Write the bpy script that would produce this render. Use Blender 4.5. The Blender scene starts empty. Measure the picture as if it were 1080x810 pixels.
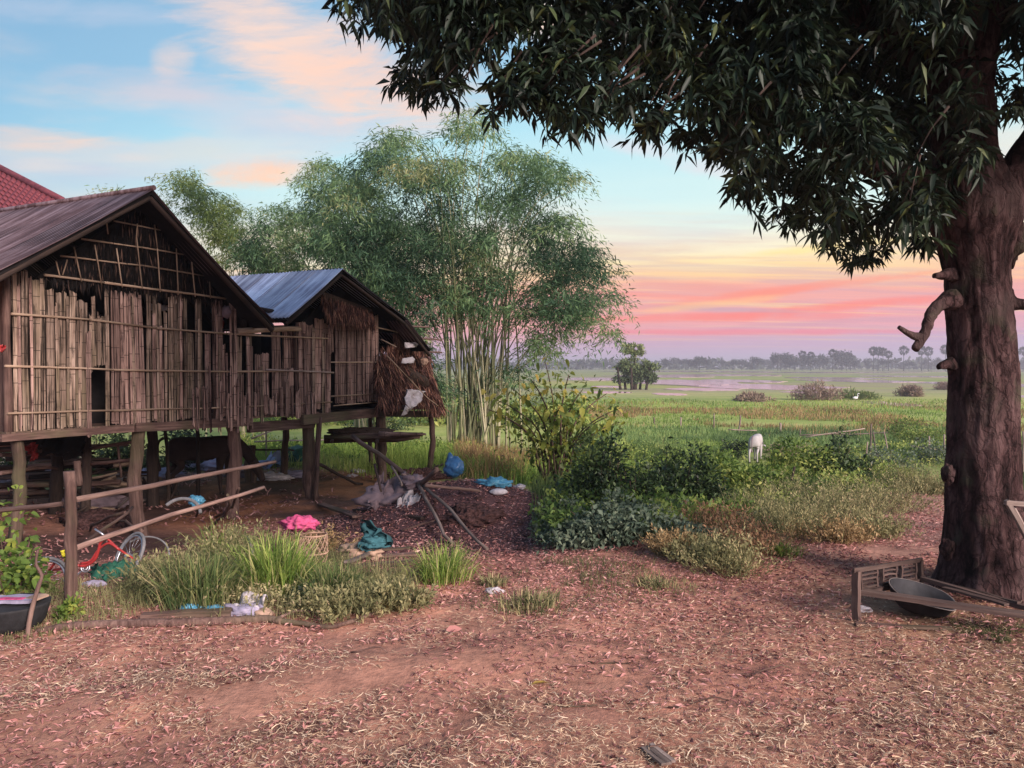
import bpy, bmesh, math, random
import numpy as np
from mathutils import Vector, Matrix, noise as mnoise
R = math.radians
random.seed(7); RNG = np.random.default_rng(7)
SC = bpy.context.scene
COL = SC.collection

# ------------------------------------------------------------------ camera
EYE = 1.75; FPX = 820.0; HORIZON = 386.0
PITCH = math.atan((405-HORIZON)/FPX)
cam = bpy.data.cameras.new('camera'); co = bpy.data.objects.new('camera', cam); COL.objects.link(co)
co.location = (0, 0, EYE); co.rotation_euler = (R(90)-PITCH, 0, 0)
cam.sensor_width = 36; cam.lens = 36*FPX/1080; cam.clip_end = 6000; cam.clip_start = 0.05
SC.camera = co

# ------------------------------------------------------------------ colour management
SC.view_settings.view_transform = 'Standard'; SC.view_settings.look = 'None'
SC.view_settings.exposure = 0.68; SC.view_settings.gamma = 1
SC.cycles.max_bounces = 5; SC.cycles.diffuse_bounces = 3; SC.cycles.glossy_bounces = 2
SC.cycles.transmission_bounces = 2; SC.cycles.volume_bounces = 0; SC.cycles.transparent_max_bounces = 4
SC.cycles.use_denoising = True
SC.cycles.caustics_reflective = False; SC.cycles.caustics_refractive = False

def srgb(r, g, b):
    f = lambda c: (c/255)/12.92 if c/255 <= 0.04045 else (((c/255)+0.055)/1.055)**2.4
    return (f(r), f(g), f(b), 1.0)

# ------------------------------------------------------------------ node helper
class NT:
    def __init__(s, tree): s.t = tree; s.n = tree.nodes; s.l = tree.links
    def node(s, typ, **kw):
        nd = s.n.new(typ)
        ins = kw.pop('ins', {})
        for k, v in kw.items(): setattr(nd, k, v)
        for k, v in ins.items():
            if isinstance(v, bpy.types.NodeSocket): s.l.new(v, nd.inputs[k])
            else: nd.inputs[k].default_value = v
        return nd
    def math(s, op, a, b=None, c=None, clamp=False):
        nd = s.n.new('ShaderNodeMath'); nd.operation = op; nd.use_clamp = clamp
        for i, v in enumerate((a, b, c)):
            if v is None: continue
            if isinstance(v, bpy.types.NodeSocket): s.l.new(v, nd.inputs[i])
            else: nd.inputs[i].default_value = v
        return nd.outputs[0]
    def ramp(s, fac, stops, interp='LINEAR'):
        nd = s.n.new('ShaderNodeValToRGB'); nd.color_ramp.interpolation = interp
        cr = nd.color_ramp
        while len(cr.elements) < len(stops): cr.elements.new(0.5)
        for e, (p, c) in zip(cr.elements, stops):
            e.position = p; e.color = c if len(c) == 4 else (*c, 1)
        s.l.new(fac, nd.inputs[0]); return nd.outputs[0]
    def mix(s, fac, a, b, mode='MIX'):
        nd = s.n.new('ShaderNodeMix'); nd.data_type = 'RGBA'; nd.blend_type = mode
        for i, v in ((0, fac), (6, a), (7, b)):
            if isinstance(v, bpy.types.NodeSocket): s.l.new(v, nd.inputs[i])
            else: nd.inputs[i].default_value = v if i == 0 or len(v) == 4 else (*v, 1)
        return nd.outputs[2]
    def noise(s, vec, scale, detail=4, rough=0.55, dist=0.0, out=0):
        nd = s.n.new('ShaderNodeTexNoise'); nd.inputs['Scale'].default_value = scale
        nd.inputs['Detail'].default_value = detail; nd.inputs['Roughness'].default_value = rough
        nd.inputs['Distortion'].default_value = dist
        if vec is not None: s.l.new(vec, nd.inputs['Vector'])
        return nd.outputs[out]
    def mapping(s, vec, scale=(1, 1, 1), loc=(0, 0, 0), rot=(0, 0, 0)):
        nd = s.n.new('ShaderNodeMapping'); s.l.new(vec, nd.inputs[0])
        nd.inputs['Scale'].default_value = scale; nd.inputs['Location'].default_value = loc
        nd.inputs['Rotation'].default_value = rot
        return nd.outputs[0]

# ------------------------------------------------------------------ sky (dusk, world)
SUN_EL, SUN_AZ = R(24), R(139)         # azimuth clockwise from +Y
def make_world():
    w = bpy.data.worlds.new('World'); SC.world = w; w.use_nodes = True
    w.node_tree.nodes.clear(); T = NT(w.node_tree)
    tc = T.node('ShaderNodeTexCoord'); d = tc.outputs['Generated']
    sep = T.node('ShaderNodeSeparateXYZ', ins={0: d}); x, y, z = sep.outputs
    zc = T.math('MAXIMUM', z, 0.0)
    # clouds live on a high layer: project the direction on it, so they compress to streaks near the horizon
    k = T.math('DIVIDE', 1.0, T.math('ADD', zc, 0.06))
    cx = T.math('MULTIPLY', x, k); cy = T.math('MULTIPLY', y, k)
    cv = T.node('ShaderNodeCombineXYZ', ins={0: cx, 1: cy, 2: 0.0}).outputs[0]
    # wobble of the coloured bands
    wob = T.noise(T.mapping(cv, (0.22, 0.5, 1), (3.1, 0.4, 0), (0, 0, R(15))), 1.0, 5, 0.55, .4)
    zz = T.math('ADD', zc, T.math('MULTIPLY', T.math('SUBTRACT', wob, 0.5), T.math('MULTIPLY', T.math('MINIMUM', zc, 0.15), 1.1)))
    # bands toward the right dip a little
    zz = T.math('ADD', zz, T.math('MULTIPLY', x, -0.03))
    base = T.ramp(zz, [(0.0, srgb(192, 176, 206)), (0.024, srgb(206, 166, 194)), (0.046, srgb(240, 164, 168)),
                       (0.072, srgb(248, 172, 152)), (0.09, srgb(250, 202, 158)), (0.112, srgb(252, 226, 172)),
                       (0.15, srgb(246, 238, 208)), (0.195, srgb(214, 238, 234)), (0.27, srgb(176, 222, 236)),
                       (0.36, srgb(150, 194, 222)), (0.5, srgb(134, 170, 206)), (1.0, srgb(96, 136, 180))])
    # away from the sunset the low band is blue grey
    low = T.ramp(zz, [(0.0, srgb(176, 176, 205)), (0.08, srgb(190, 186, 210)), (0.14, srgb(150, 190, 214)),
                      (0.30, srgb(128, 178, 212)), (0.5, srgb(108, 152, 192)), (1.0, srgb(96, 136, 180))])
    az = T.math('ADD', T.math('MULTIPLY', x, 0.75), T.math('MULTIPLY', y, 0.55))
    sunset = T.math('SMOOTH_MIN', T.math('MULTIPLY', T.math('ADD', az, 0.10), 2.4), 1.0, 0.2, clamp=True)
    base = T.mix(sunset, low, base)
    # thin salmon / grey streaks in the low band
    st = T.noise(T.mapping(cv, (0.5, 2.6, 1), (0, 2.3, 0), (0, 0, R(-7))), 1.3, 7, 0.62, 0.5)
    stm = T.ramp(st, [(0.42, (0, 0, 0)), (0.62, (1, 1, 1))])
    lowm = T.ramp(zc, [(0.0, (0, 0, 0)), (0.035, (.5, .5, .5)), (0.07, (1, 1, 1)), (0.15, (.7, .7, .7)), (0.2, (0, 0, 0))])
    base = T.mix(T.math('MULTIPLY', T.math('MULTIPLY', stm, lowm), 0.5), base, srgb(196, 156, 176))
    st2 = T.noise(T.mapping(cv, (0.22, 1.9, 1), (5.0, 7.7, 0), (0, 0, R(6))), 1.5, 6, 0.6, 0.4)
    stm2 = T.ramp(st2, [(0.53, (0, 0, 0)), (0.68, (1, 1, 1))])
    base = T.mix(T.math('MULTIPLY', T.math('MULTIPLY', stm2, lowm), 0.75), base, srgb(255, 214, 150))
    # higher soft peach clouds
    c1 = T.noise(T.mapping(cv, (0.55, 0.85, 1), (1.7, 4.25, 0), (0, 0, R(28))), 0.62, 8, 0.52, 0.35)
    cm = T.ramp(c1, [(0.49, (0, 0, 0)), (0.56, (.5, .5, .5)), (0.64, (.9, .9, .9))], 'EASE')
    him = T.ramp(zc, [(0.12, (0, 0, 0)), (0.22, (.8, .8, .8)), (0.34, (1, 1, 1))])
    c2 = T.noise(T.mapping(cv, (0.8, 1.6, 1), (9.2, 1.1, 0), (0, 0, R(18))), 1.0, 6, 0.55)
    ccol = T.ramp(c2, [(0.35, srgb(206, 196, 212)), (0.5, srgb(238, 214, 205)), (0.68, srgb(250, 214, 184))])
    base = T.mix(T.math('MULTIPLY', cm, T.math('MULTIPLY', him, 0.9)), base, ccol)
    # individual peach clouds and grey veils, shaped by the same noise
    u = T.math('DIVIDE', x, T.math('MAXIMUM', y, 0.15)); v = T.math('DIVIDE', z, T.math('MAXIMUM', y, 0.15))
    uv = T.node('ShaderNodeCombineXYZ', ins={0: u, 1: v, 2: 0.0}).outputs[0]
    wn = T.noise(T.mapping(uv, (3.6, 11, 1), (4.4, .7, 0), (0, 0, R(-6))), 1.0, 9, .66, 1.2); wn2 = T.noise(T.mapping(uv, (9, 46, 1), (1.4, 2.7, 0), (0, 0, R(8))), 1.0, 6, .6, .6)
    nn_ = T.math('ADD', T.math('MULTIPLY', T.math('SUBTRACT', wn, .5), 2.6), T.math('MULTIPLY', T.math('SUBTRACT', wn2, .5), 1.7))
    for (cpx, cpy, rx, ry, rot, amt, ccl) in ((318, 58, 165, 62, -30, .92, (250, 214, 194)), (250, 118, 150, 26, -6, .4, (222, 208, 214)), (410, 92, 130, 46, -12, .9, (250, 206, 184)), (185, 66, 26, 22, 30, .55, (248, 214, 196)), (45, 148, 105, 15, -4, .85, (246, 208, 186)),
                                         (278, 184, 70, 19, 4, .95, (255, 205, 172)), (150, 92, 120, 20, -3, .5, (214, 200, 206)), (90, 18, 150, 16, -3, .35, (205, 205, 220)), (730, 172, 110, 14, -14, .6, (240, 214, 220)), (560, 20, 120, 30, -10, .8, (255, 214, 180)),
                                         (690, 262, 150, 9, 3, .55, (226, 190, 170)), (860, 262, 120, 6, 6, .8, (255, 226, 130)), (700, 300, 160, 8, -5, .6, (236, 150, 140)), (830, 306, 200, 6, 7, .8, (252, 140, 116)), (900, 322, 200, 6, 5, .85, (252, 128, 114)), (740, 335, 220, 6, 1, .85, (252, 130, 122)), (800, 350, 240, 4, 0, .75, (246, 124, 140)), (660, 350, 120, 4, -1, .7, (244, 130, 140)), (880, 340, 160, 3.5, 3, .55, (206, 150, 172)), (760, 326, 120, 3, -2, .6, (190, 156, 176)), (700, 312, 140, 4, -3, .7, (252, 146, 130)), (740, 322, 90, 5, 6, .7, (255, 196, 130))):
        du = T.math('SUBTRACT', u, (cpx-540)/820); dv = T.math('SUBTRACT', v, (386-cpy)/820); ca, sa = math.cos(R(rot)), math.sin(R(rot))
        a_ = T.math('DIVIDE', T.math('ADD', T.math('MULTIPLY', du, ca), T.math('MULTIPLY', dv, sa)), rx/820)
        b_ = T.math('DIVIDE', T.math('SUBTRACT', T.math('MULTIPLY', dv, ca), T.math('MULTIPLY', du, sa)), ry/820)
        q_ = T.math('ADD', T.math('MULTIPLY', a_, a_), T.math('MULTIPLY', b_, b_))
        m_ = T.math('SUBTRACT', T.math('ADD', 1.25, nn_), q_)
        m_ = T.ramp(T.math('MULTIPLY', m_, .55, clamp=True), [(0.0, (0, 0, 0)), (1.0, (1, 1, 1))], 'EASE')
        m_ = T.math('MULTIPLY', T.math('MULTIPLY', m_, amt), T.math('GREATER_THAN', y, .15))
        base = T.mix(m_, base, srgb(*ccl))
    # ground half (never seen: the ground sheet runs to the horizon)
    below = T.math('LESS_THAN', z, -0.002)
    base = T.mix(below, base, srgb(150, 130, 140))
    bg = T.node('ShaderNodeBackground', ins={0: base, 1: 0.69})
    # the physical dusk sky, added faintly
    sky = T.node('ShaderNodeTexSky'); sky.sky_type = 'NISHITA'; sky.sun_disc = False
    sky.sun_elevation = SUN_EL; sky.sun_rotation = SUN_AZ; sky.dust_density = 2.0
    bg2 = T.node('ShaderNodeBackground', ins={0: sky.outputs[0], 1: 0.004})
    add = T.node('ShaderNodeAddShader', ins={0: bg.outputs[0], 1: bg2.outputs[0]})
    out = T.node('ShaderNodeOutputWorld'); T.l.new(add.outputs[0], out.inputs[0])
make_world()
# soft dusk glow: very wide, pinkish
sl = bpy.data.lights.new('sun', 'SUN'); sl.energy = 4.6; sl.angle = R(24); sl.color = (1.0, 0.83, 0.77)
so = bpy.data.objects.new('sun', sl); COL.objects.link(so)
sd = Vector((math.sin(SUN_AZ)*math.cos(SUN_EL), math.cos(SUN_AZ)*math.cos(SUN_EL), math.sin(SUN_EL)))
so.rotation_euler = sd.to_track_quat('Z', 'Y').to_euler(); so.location = (8, 0, 12)

# ------------------------------------------------------------------ terrain height
def sst(a, b, t):
    u = np.clip((t-a)/(b-a), 0, 1); return u*u*(3-2*u)
def vnoise(x, y, s, seed=0):
    x = np.asarray(x, float)*s; y = np.asarray(y, float)*s
    xi = np.floor(x).astype(np.int64); yi = np.floor(y).astype(np.int64)
    fx = x-xi; fy = y-yi; fx = fx*fx*(3-2*fx); fy = fy*fy*(3-2*fy)
    def h(a, b):
        n = (a*374761393 + b*668265263 + seed*974711) & 0x7fffffff
        n = ((n ^ (n >> 13))*1274126177) & 0x7fffffff
        return ((n ^ (n >> 16)) & 0xffff)/65535.0
    return (h(xi, yi)*(1-fx)+h(xi+1, yi)*fx)*(1-fy)+(h(xi, yi+1)*(1-fx)+h(xi+1, yi+1)*fx)*fy
def fbm(x, y, s, seed=0, o=4):
    v = 0; a = .5
    for i in range(o): v = v+a*vnoise(x, y, s*2**i, seed+i*17); a *= .5
    return v
def H(x, y):
    x = np.asarray(x, float); y = np.asarray(y, float)
    left = sst(2.2, -2.5, x)
    h = -0.60*left*sst(5.6, 10.5, y) - 0.34*(1-left)*sst(6.5, 12, y)
    drop = sst(12.5, 24, y)*(1-left)+sst(18, 34, y)*left
    h = h*(1-drop)-1.95*drop
    # mound of dark soil beside the house
    h = h+0.60*np.exp(-(((x+1.15)/1.35)**2+((y-10.6)/1.25)**2))+0.28*np.exp(-(((x+0.05)/.9)**2+((y-10.2)/.8)**2))
    near = np.exp(-np.clip(y-3, 0, None)/18)
    h = h+near*((fbm(x, y, 0.5, 3)-.47)*0.16+(fbm(x, y, 2.2, 9)-.47)*0.05)
    # worn wheel-rut ridge in the foreground
    h = h+0.05*np.exp(-((y-4.15-0.28*(x+1.6))/0.28)**2)*sst(1.2, -0.6, x)
    far = sst(40, 90, y); h = h+far*(fbm(x, y, 0.02, 5)-.47)*0.25
    return h
def hz(x, y): return float(H(x, y))
def ray(px, py):
    v = Vector(((px-540)/FPX, -(py-405)/FPX, -1))
    v.rotate(co.rotation_euler); return v/v.y
def P(px, py, Y): return Vector((0, 0, EYE))+ray(px, py)*Y
_ys = np.concatenate([np.arange(2, 40, .04), np.geomspace(40, 900, 900)])
def G(px, py, up=0.0):
    r = ray(px, py); X = r.x*_ys; Z = EYE+r.z*_ys; d = Z-H(X, _ys); i = int(np.argmax(d <= 0)) if (d <= 0).any() else len(_ys)-1
    if i > 0 and d[i] <= 0: t = d[i-1]/(d[i-1]-d[i]); Y = _ys[i-1]+(_ys[i]-_ys[i-1])*t
    else: Y = _ys[i]
    return Vector((r.x*Y, Y, hz(r.x*Y, Y)+up))

# ------------------------------------------------------------------ materials
MATS = {}
def principled(name, rough=0.8, spec=0.3):
    m = bpy.data.materials.new(name); m.use_nodes = True; m.node_tree.nodes.clear()
    T = NT(m.node_tree); b = T.node('ShaderNodeBsdfPrincipled'); b.inputs['Roughness'].default_value = rough
    b.inputs['Specular IOR Level'].default_value = spec
    o = T.node('ShaderNodeOutputMaterial'); T.l.new(b.outputs[0], o.inputs[0])
    MATS[name] = m; return m, T, b, o
def bump(T, b, h, dist=0.01, strength=1.0):
    n = T.node('ShaderNodeBump', ins={'Height': h, 'Distance': dist, 'Strength': strength}); T.l.new(n.outputs[0], b.inputs['Normal'])
def attr(T, name): return T.node('ShaderNodeAttribute', attribute_name=name)
def leafmat(name, stops, trans=0.35, rough=0.55, spec=0.3):
    m, T, b, o = principled(name, rough, spec)
    f = attr(T, 'tint').outputs['Fac']
    c = T.ramp(f, stops); T.l.new(c, b.inputs['Base Color'])
    if trans > 0:
        tr = T.node('ShaderNodeBsdfTranslucent', ins={0: c})
        mx = T.node('ShaderNodeMixShader', ins={0: trans, 1: b.outputs[0], 2: tr.outputs[0]})
        T.l.new(mx.outputs[0], o.inputs[0])
    return m
def woodmat(name, c_dark, c_mid, c_light, grain=(30, 30, 2.5), rough=.85, bumpd=.006, ringy=False, patch=1.0, moss=None):
    m, T, b, o = principled(name, rough, .2)
    tc = T.node('ShaderNodeTexCoord'); oi = T.node('ShaderNodeObjectInfo')
    v = T.node('ShaderNodeVectorMath', operation='ADD', ins={0: tc.outputs['Object']})
    rv = T.node('ShaderNodeCombineXYZ', ins={0: T.math('MULTIPLY', oi.outputs['Random'], 37.0), 1: T.math('MULTIPLY', oi.outputs['Random'], 91.0), 2: T.math('MULTIPLY', oi.outputs['Random'], 17.0)})
    T.l.new(rv.outputs[0], v.inputs[1]); V = v.outputs[0]
    g = T.noise(T.mapping(V, grain), 1.0, 6, .65, .3)
    p = T.noise(T.mapping(V, (3, 3, 1.6)), patch, 4, .6)
    h = T.math('ADD', T.math('MULTIPLY', g, .6), T.math('MULTIPLY', p, .4))
    c = T.ramp(h, [(.30, c_dark), (.48, c_mid), (.70, c_light)])
    val = T.math('ADD', T.math('MULTIPLY', oi.outputs['Random'], .8), .6)
    hsv = T.node('ShaderNodeHueSaturation', ins={'Color': c, 'Value': val}); c = hsv.outputs[0]
    if moss:
        mo = T.noise(V, .9, 5, .6); c = T.mix(T.ramp(mo, [(.5, (0, 0, 0)), (.66, (.6, .6, .6))]), c, moss)
    if ringy:
        sp = T.node('ShaderNodeSeparateXYZ', ins={0: V})
        wv = T.math('FRACT', T.math('MULTIPLY', sp.outputs[2], 3.1))
        ring = T.math('LESS_THAN', wv, .035)
        c = T.mix(T.math('MULTIPLY', ring, .7), c, c_dark)
        streak = T.noise(T.mapping(V, (55, 55, .9)), 1.0, 4, .6)
        c = T.mix(T.ramp(streak, [(.41, (1, 1, 1)), (.49, (0, 0, 0))]), c, tuple(x*.5 for x in c_dark))
        blot = T.noise(T.mapping(V, (9, 9, 2.2)), 1.0, 6, .7)
        c = T.mix(T.ramp(blot, [(.34, (.85, .85, .85)), (.46, (0, 0, 0))]), c, c_dark)
    T.l.new(c, b.inputs['Base Color']); bump(T, b, g, bumpd)
    return m
def plain(name, c, rough=.7, var=.25, scale=6, spec=.3, metal=0, bumpd=0.004, c2=None):
    m, T, b, o = principled(name, rough, spec)
    tc = T.node('ShaderNodeTexCoord'); n = T.noise(tc.outputs['Object'], scale, 5, .6)
    dk = tuple(x*(1-var) for x in c[:3])+(1,); lt = tuple(min(1, x*(1+var)) for x in c[:3])+(1,)
    cc = T.ramp(n, [(.3, c2 or dk), (.65, lt)]); T.l.new(cc, b.inputs['Base Color'])
    b.inputs['Metallic'].default_value = metal
    bump(T, b, n, bumpd); return m

woodmat('slat_bamboo', (.035, .026, .019), (.27, .19, .145), (.56, .43, .345), (60, 60, 1.8), ringy=True, moss=(.19, .155, .09))
woodmat('slat_pink', (.05, .028, .025), (.34, .215, .18), (.62, .44, .375), (60, 60, 1.8), ringy=True)
woodmat('batten_wood', (.08, .05, .035), (.34, .24, .17), (.58, .44, .33), (50, 50, 2))
woodmat('old_wood', (.018, .011, .010), (.085, .050, .042), (.22, .14, .115), (35, 35, 2), moss=(.10, .10, .05))
woodmat('bed_wood', (.02, .013, .012), (.075, .048, .042), (.15, .105, .09), (35, 35, 2))
woodmat('dark_wood', (.012, .009, .008), (.035, .024, .02), (.075, .05, .04), (35, 35, 2))
woodmat('grey_wood', (.07, .05, .045), (.20, .15, .13), (.36, .29, .26), (40, 40, 3))
woodmat('driftwood', (.04, .025, .022), (.16, .10, .085), (.34, .23, .19), (40, 40, 3))
plain('thatch_dark', (.05, .032, .024), .95, .6, 40, bumpd=.02)
leafmat('thatch_straw', [(0, (.02, .010, .009)), (.45, (.13, .06, .048)), (.8, (.32, .15, .11)), (1, (.50, .28, .18))], .1, .9)
leafmat('thatch_shaded', [(0, (.004, .003, .003)), (.7, (.015, .010, .009)), (1, (.17, .10, .075))], .0, .9)  # straw darkened to carry the shade of the roof overhang

def roofmat(name, a, bcol, c, rough, metal, streaks):
    m, T, b, o = principled(name, rough, .4)
    tc = T.node('ShaderNodeTexCoord'); oi = T.node('ShaderNodeObjectInfo')
    off = T.node('ShaderNodeCombineXYZ', ins={0: T.math('MULTIPLY', oi.outputs['Random'], 50.0), 1: 0.0, 2: 0.0})
    v = T.node('ShaderNodeVectorMath', operation='ADD', ins={0: tc.outputs['Object'], 1: off.outputs[0]}).outputs[0]
    n = T.noise(T.mapping(v, streaks), 1.0, 6, .65); n2 = T.noise(v, 1.3, 5, .6)
    f = T.math('ADD', T.math('MULTIPLY', n, .7), T.math('MULTIPLY', n2, .3))
    cc = T.ramp(f, [(.36, a), (.47, bcol), (.58, c)])
    hs = T.node('ShaderNodeHueSaturation', ins={'Color': cc, 'Value': T.math('ADD', T.math('MULTIPLY', oi.outputs['Random'], .5), .75)})
    T.l.new(hs.outputs[0], b.inputs['Base Color'])
    b.inputs['Metallic'].default_value = metal; bump(T, b, n2, .004)
roofmat('roof_rust', (.055, .03, .03), (.13, .075, .075), (.27, .19, .20), .55, .35, (9, .7, .7))
roofmat('roof_blue', (.17, .15, .21), (.40, .42, .55), (.66, .70, .84), .45, .35, (9, .6, .6))
plain('roof_tile', (.15, .038, .045), .6, .3, 8, c2=(.09, .022, .03, 1))
plain('tile_gap', (.32, .2, .2), .7, .2, 10)

# bark
def barkmat():
    m, T, b, o = principled('bark', .95, .15)
    tc = T.node('ShaderNodeTexCoord'); V = tc.outputs['Object']
    n = T.noise(T.mapping(V, (1, 1, .35)), 9, 8, .68, .6); n2 = T.noise(V, 1.6, 4, .6)
    vo = T.node('ShaderNodeTexVoronoi', ins={'Vector': T.mix(.16, T.mapping(V, (1, 1, .33)), T.noise(V, 5.0, 5, .6, out=1), 'ADD'), 'Scale': 15.0, 'Randomness': 1.0}, feature='DISTANCE_TO_EDGE')
    h = T.math('ADD', n, T.math('MULTIPLY', T.math('MINIMUM', vo.outputs[0], .12), .9))
    c = T.ramp(n, [(.36, (.010, .006, .006)), (.48, (.050, .026, .026)), (.64, (.135, .080, .078))])
    c = T.mix(T.ramp(vo.outputs[0], [(.0, (.6, .6, .6)), (.07, (.2, .2, .2)), (.14, (0, 0, 0))]), c, (.008, .005, .005, 1))
    c = T.mix(T.ramp(n2, [(.52, (0, 0, 0)), (.66, (.7, .7, .7))]), c, (.095, .066, .062, 1))
    c = T.mix(T.ramp(T.noise(V, 3.3, 5, .6), [(.57, (0, 0, 0)), (.68, (.6, .6, .6))]), c, (.055, .055, .035, 1))
    T.l.new(c, b.inputs['Base Color']); bump(T, b, h, .05, 1.0)
barkmat()

leafmat('mango_leaf', [(0, (.006, .011, .008)), (.5, (.016, .030, .018)), (.85, (.036, .058, .026)), (1, (.09, .11, .04))], .12, .5, .25)
leafmat('bamboo_leaf', [(0, (.022, .055, .030)), (.35, (.080, .155, .080)), (.7, (.18, .29, .12)), (1, (.42, .42, .20))], .42, .6)
leafmat('bamboo_leaf_bright', [(0, (.05, .10, .045)), (.5, (.13, .19, .05)), (1, (.30, .32, .10))], .42, .6)
leafmat('grass_green', [(0, (.04, .07, .025)), (.45, (.13, .19, .06)), (.8, (.27, .30, .11)), (1, (.45, .36, .20))], .35, .7)
leafmat('grass_bright', [(0, (.07, .14, .025)), (.45, (.24, .36, .07)), (.8, (.44, .50, .14)), (1, (.52, .44, .24))], .38, .7)
leafmat('grass_blue', [(0, (.05, .10, .04)), (.5, (.17, .27, .09)), (1, (.38, .44, .15))], .35, .7)
leafmat('grass_dry', [(0, (.13, .08, .04)), (.5, (.33, .22, .10)), (1, (.55, .40, .22))], .25, .8)
leafmat('weed_olive', [(0, (.06, .07, .03)), (.4, (.20, .20, .09)), (.8, (.40, .36, .18)), (1, (.58, .44, .27))], .3, .8)
leafmat('weed_red', [(0, (.10, .05, .03)), (.5, (.30, .16, .09)), (1, (.45, .28, .16))], .25, .8)
leafmat('vine_dark', [(0, (.008, .018, .010)), (.45, (.032, .058, .024)), (.75, (.09, .15, .045)), (1, (.22, .28, .08))], .2, .5, .4)
leafmat('vine_green', [(0, (.03, .06, .018)), (.4, (.12, .20, .045)), (.75, (.28, .34, .08)), (1, (.46, .46, .14))], .35, .6)
leafmat('shrub_grey', [(0, (.03, .045, .035)), (.5, (.09, .13, .085)), (1, (.24, .28, .19))], .2, .6)
leafmat('sapling_leaf', [(0, (.04, .06, .02)), (.4, (.17, .23, .05)), (.7, (.44, .44, .09)), (1, (.68, .42, .10))], .4, .5)
leafmat('plant_leaf', [(0, (.05, .10, .02)), (.5, (.15, .24, .05)), (.85, (.34, .38, .07)), (1, (.45, .30, .10))], .4, .6)
leafmat('scrub_brown', [(0, (.14, .09, .08)), (.5, (.28, .20, .16)), (1, (.40, .31, .22))], .2, .8)
leafmat('litter', [(0, (.09, .04, .042)), (.4, (.38, .17, .155)), (.75, (.62, .35, .32)), (1, (.84, .62, .48))], .12, .75)
leafmat('straw', [(0, (.34, .21, .14)), (.5, (.62, .43, .28)), (1, (.86, .69, .50))], .1, .7)
leafmat('tree_far', [(0, (.04, .055, .045)), (1, (.08, .10, .07))], .1, .9)
leafmat('tree_mid', [(0, (.05, .08, .04)), (.5, (.15, .20, .08)), (1, (.32, .35, .15))], .25, .8)
leafmat('culm', [(0, (.10, .12, .055)), (.5, (.24, .24, .13)), (1, (.42, .38, .26))], .0, .5)
plain('cloth_white', (.46, .42, .44), .85, .3, 9)
plain('cloth_lilac', (.30, .27, .36), .8, .25, 9)
plain('cloth_grey', (.17, .125, .14), .9, .35, 6)
plain('plastic_blue', (.045, .14, .30), .35, .35, 5, .5)
plain('plastic_cyan', (.07, .24, .36), .4, .3, 9, .5)
plain('cloth_teal', (.03, .10, .12), .85, .4, 6)
plain('cloth_pink', (.40, .06, .15), .85, .5, 20)
plain('net_green', (.015, .085, .055), .7, .45, 12)
plain('paint_red', (.33, .03, .03), .4, .25, 12, .5)
plain('steel', (.42, .42, .46), .35, .3, 20, .5, .8)
plain('rubber', (.02, .02, .022), .8, .3, 20)
plain('rubber_grey', (.17, .165, .17), .8, .3, 20)
plain('yellow_plastic', (.55, .50, .04), .5, .3, 12)
plain('basin_metal', (.022, .022, .026), .7, .5, 7, .3, .1)
plain('basin_rim', (.20, .17, .16), .5, .3, 12, .4, .3)
plain('cardboard', (.34, .23, .17), .9, .25, 8)
plain('shade_dark', (.011, .009, .009), .95, .4, 6)  # near-black; interior and under-roof shade put into the colour
plain('soil_dark', (.075, .040, .038), 1, .7, 26, .1, bumpd=.05)
plain('calf_hide', (.36, .34, .34), .8, .12, 3)
plain('cow_hide', (.040, .024, .020), .8, .4, 3)
plain('hoof', (.03, .025, .02), .6, .2, 9)
plain('tarp_blue', (.22, .25, .38), .6, .35, 4)
plain('wicker', (.34, .22, .16), .8, .3, 20)
plain('cream_wall', (.55, .48, .40), .9, .15, 3)
plain('bird_white', (.6, .6, .6), .8, .05, 5)
plain('termite_soil', (.075, .05, .03), 1, .4, 9)

# ground: vertex colour carries the kind of ground (soil, grass, mud), the noise its grain
def groundmat():
    m, T, b, o = principled('ground', .96, .12)
    geo = T.node('ShaderNodeNewGeometry'); Pn = geo.outputs['Position']
    c = attr(T, 'soil').outputs['Color']; g = attr(T, 'grassy').outputs['Fac']
    n = T.noise(Pn, 2.2, 8, .65); n2 = T.noise(Pn, 18, 6, .7); n3 = T.noise(T.mapping(Pn, (.14, .55, 1)), .5, 6, .6)
    f = T.ramp(n, [(.3, (.62, .60, .60)), (.5, (1, 1, 1)), (.72, (1.35, 1.3, 1.25))])
    c1 = T.mix(1.0, c, f, 'MULTIPLY')
    f2 = T.ramp(n2, [(.3, (.72, .70, .70)), (.65, (1.2, 1.2, 1.2))]); c1 = T.mix(1.0, c1, f2, 'MULTIPLY')
    gc = T.ramp(n3, [(.30, (.18, .27, .07)), (.45, (.34, .40, .12)), (.58, (.46, .45, .18)), (.72, (.46, .36, .22))])
    gfine = T.ramp(T.noise(T.mapping(Pn, (.6, .25, 1)), 2.0, 5, .7), [(.3, (.65, .7, .6)), (.7, (1.25, 1.2, 1.2))])
    gc = T.mix(1.0, gc, gfine, 'MULTIPLY'); gc = T.mix(.5, gc, c)
    T.l.new(T.mix(g, c1, gc), b.inputs['Base Color'])
    hh = T.math('ADD', n, T.math('MULTIPLY', n2, .35)); bump(T, b, hh, .045, .9)
groundmat()
def watermat():
    m, T, b, o = principled('water', .07, .6)
    b.inputs['Base Color'].default_value = (.42, .32, .30, 1)
    geo = T.node('ShaderNodeNewGeometry'); n = T.noise(T.mapping(geo.outputs['Position'], (.5, 2, 1)), 2, 3, .5); bump(T, b, n, .01, .3)
watermat()

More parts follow.
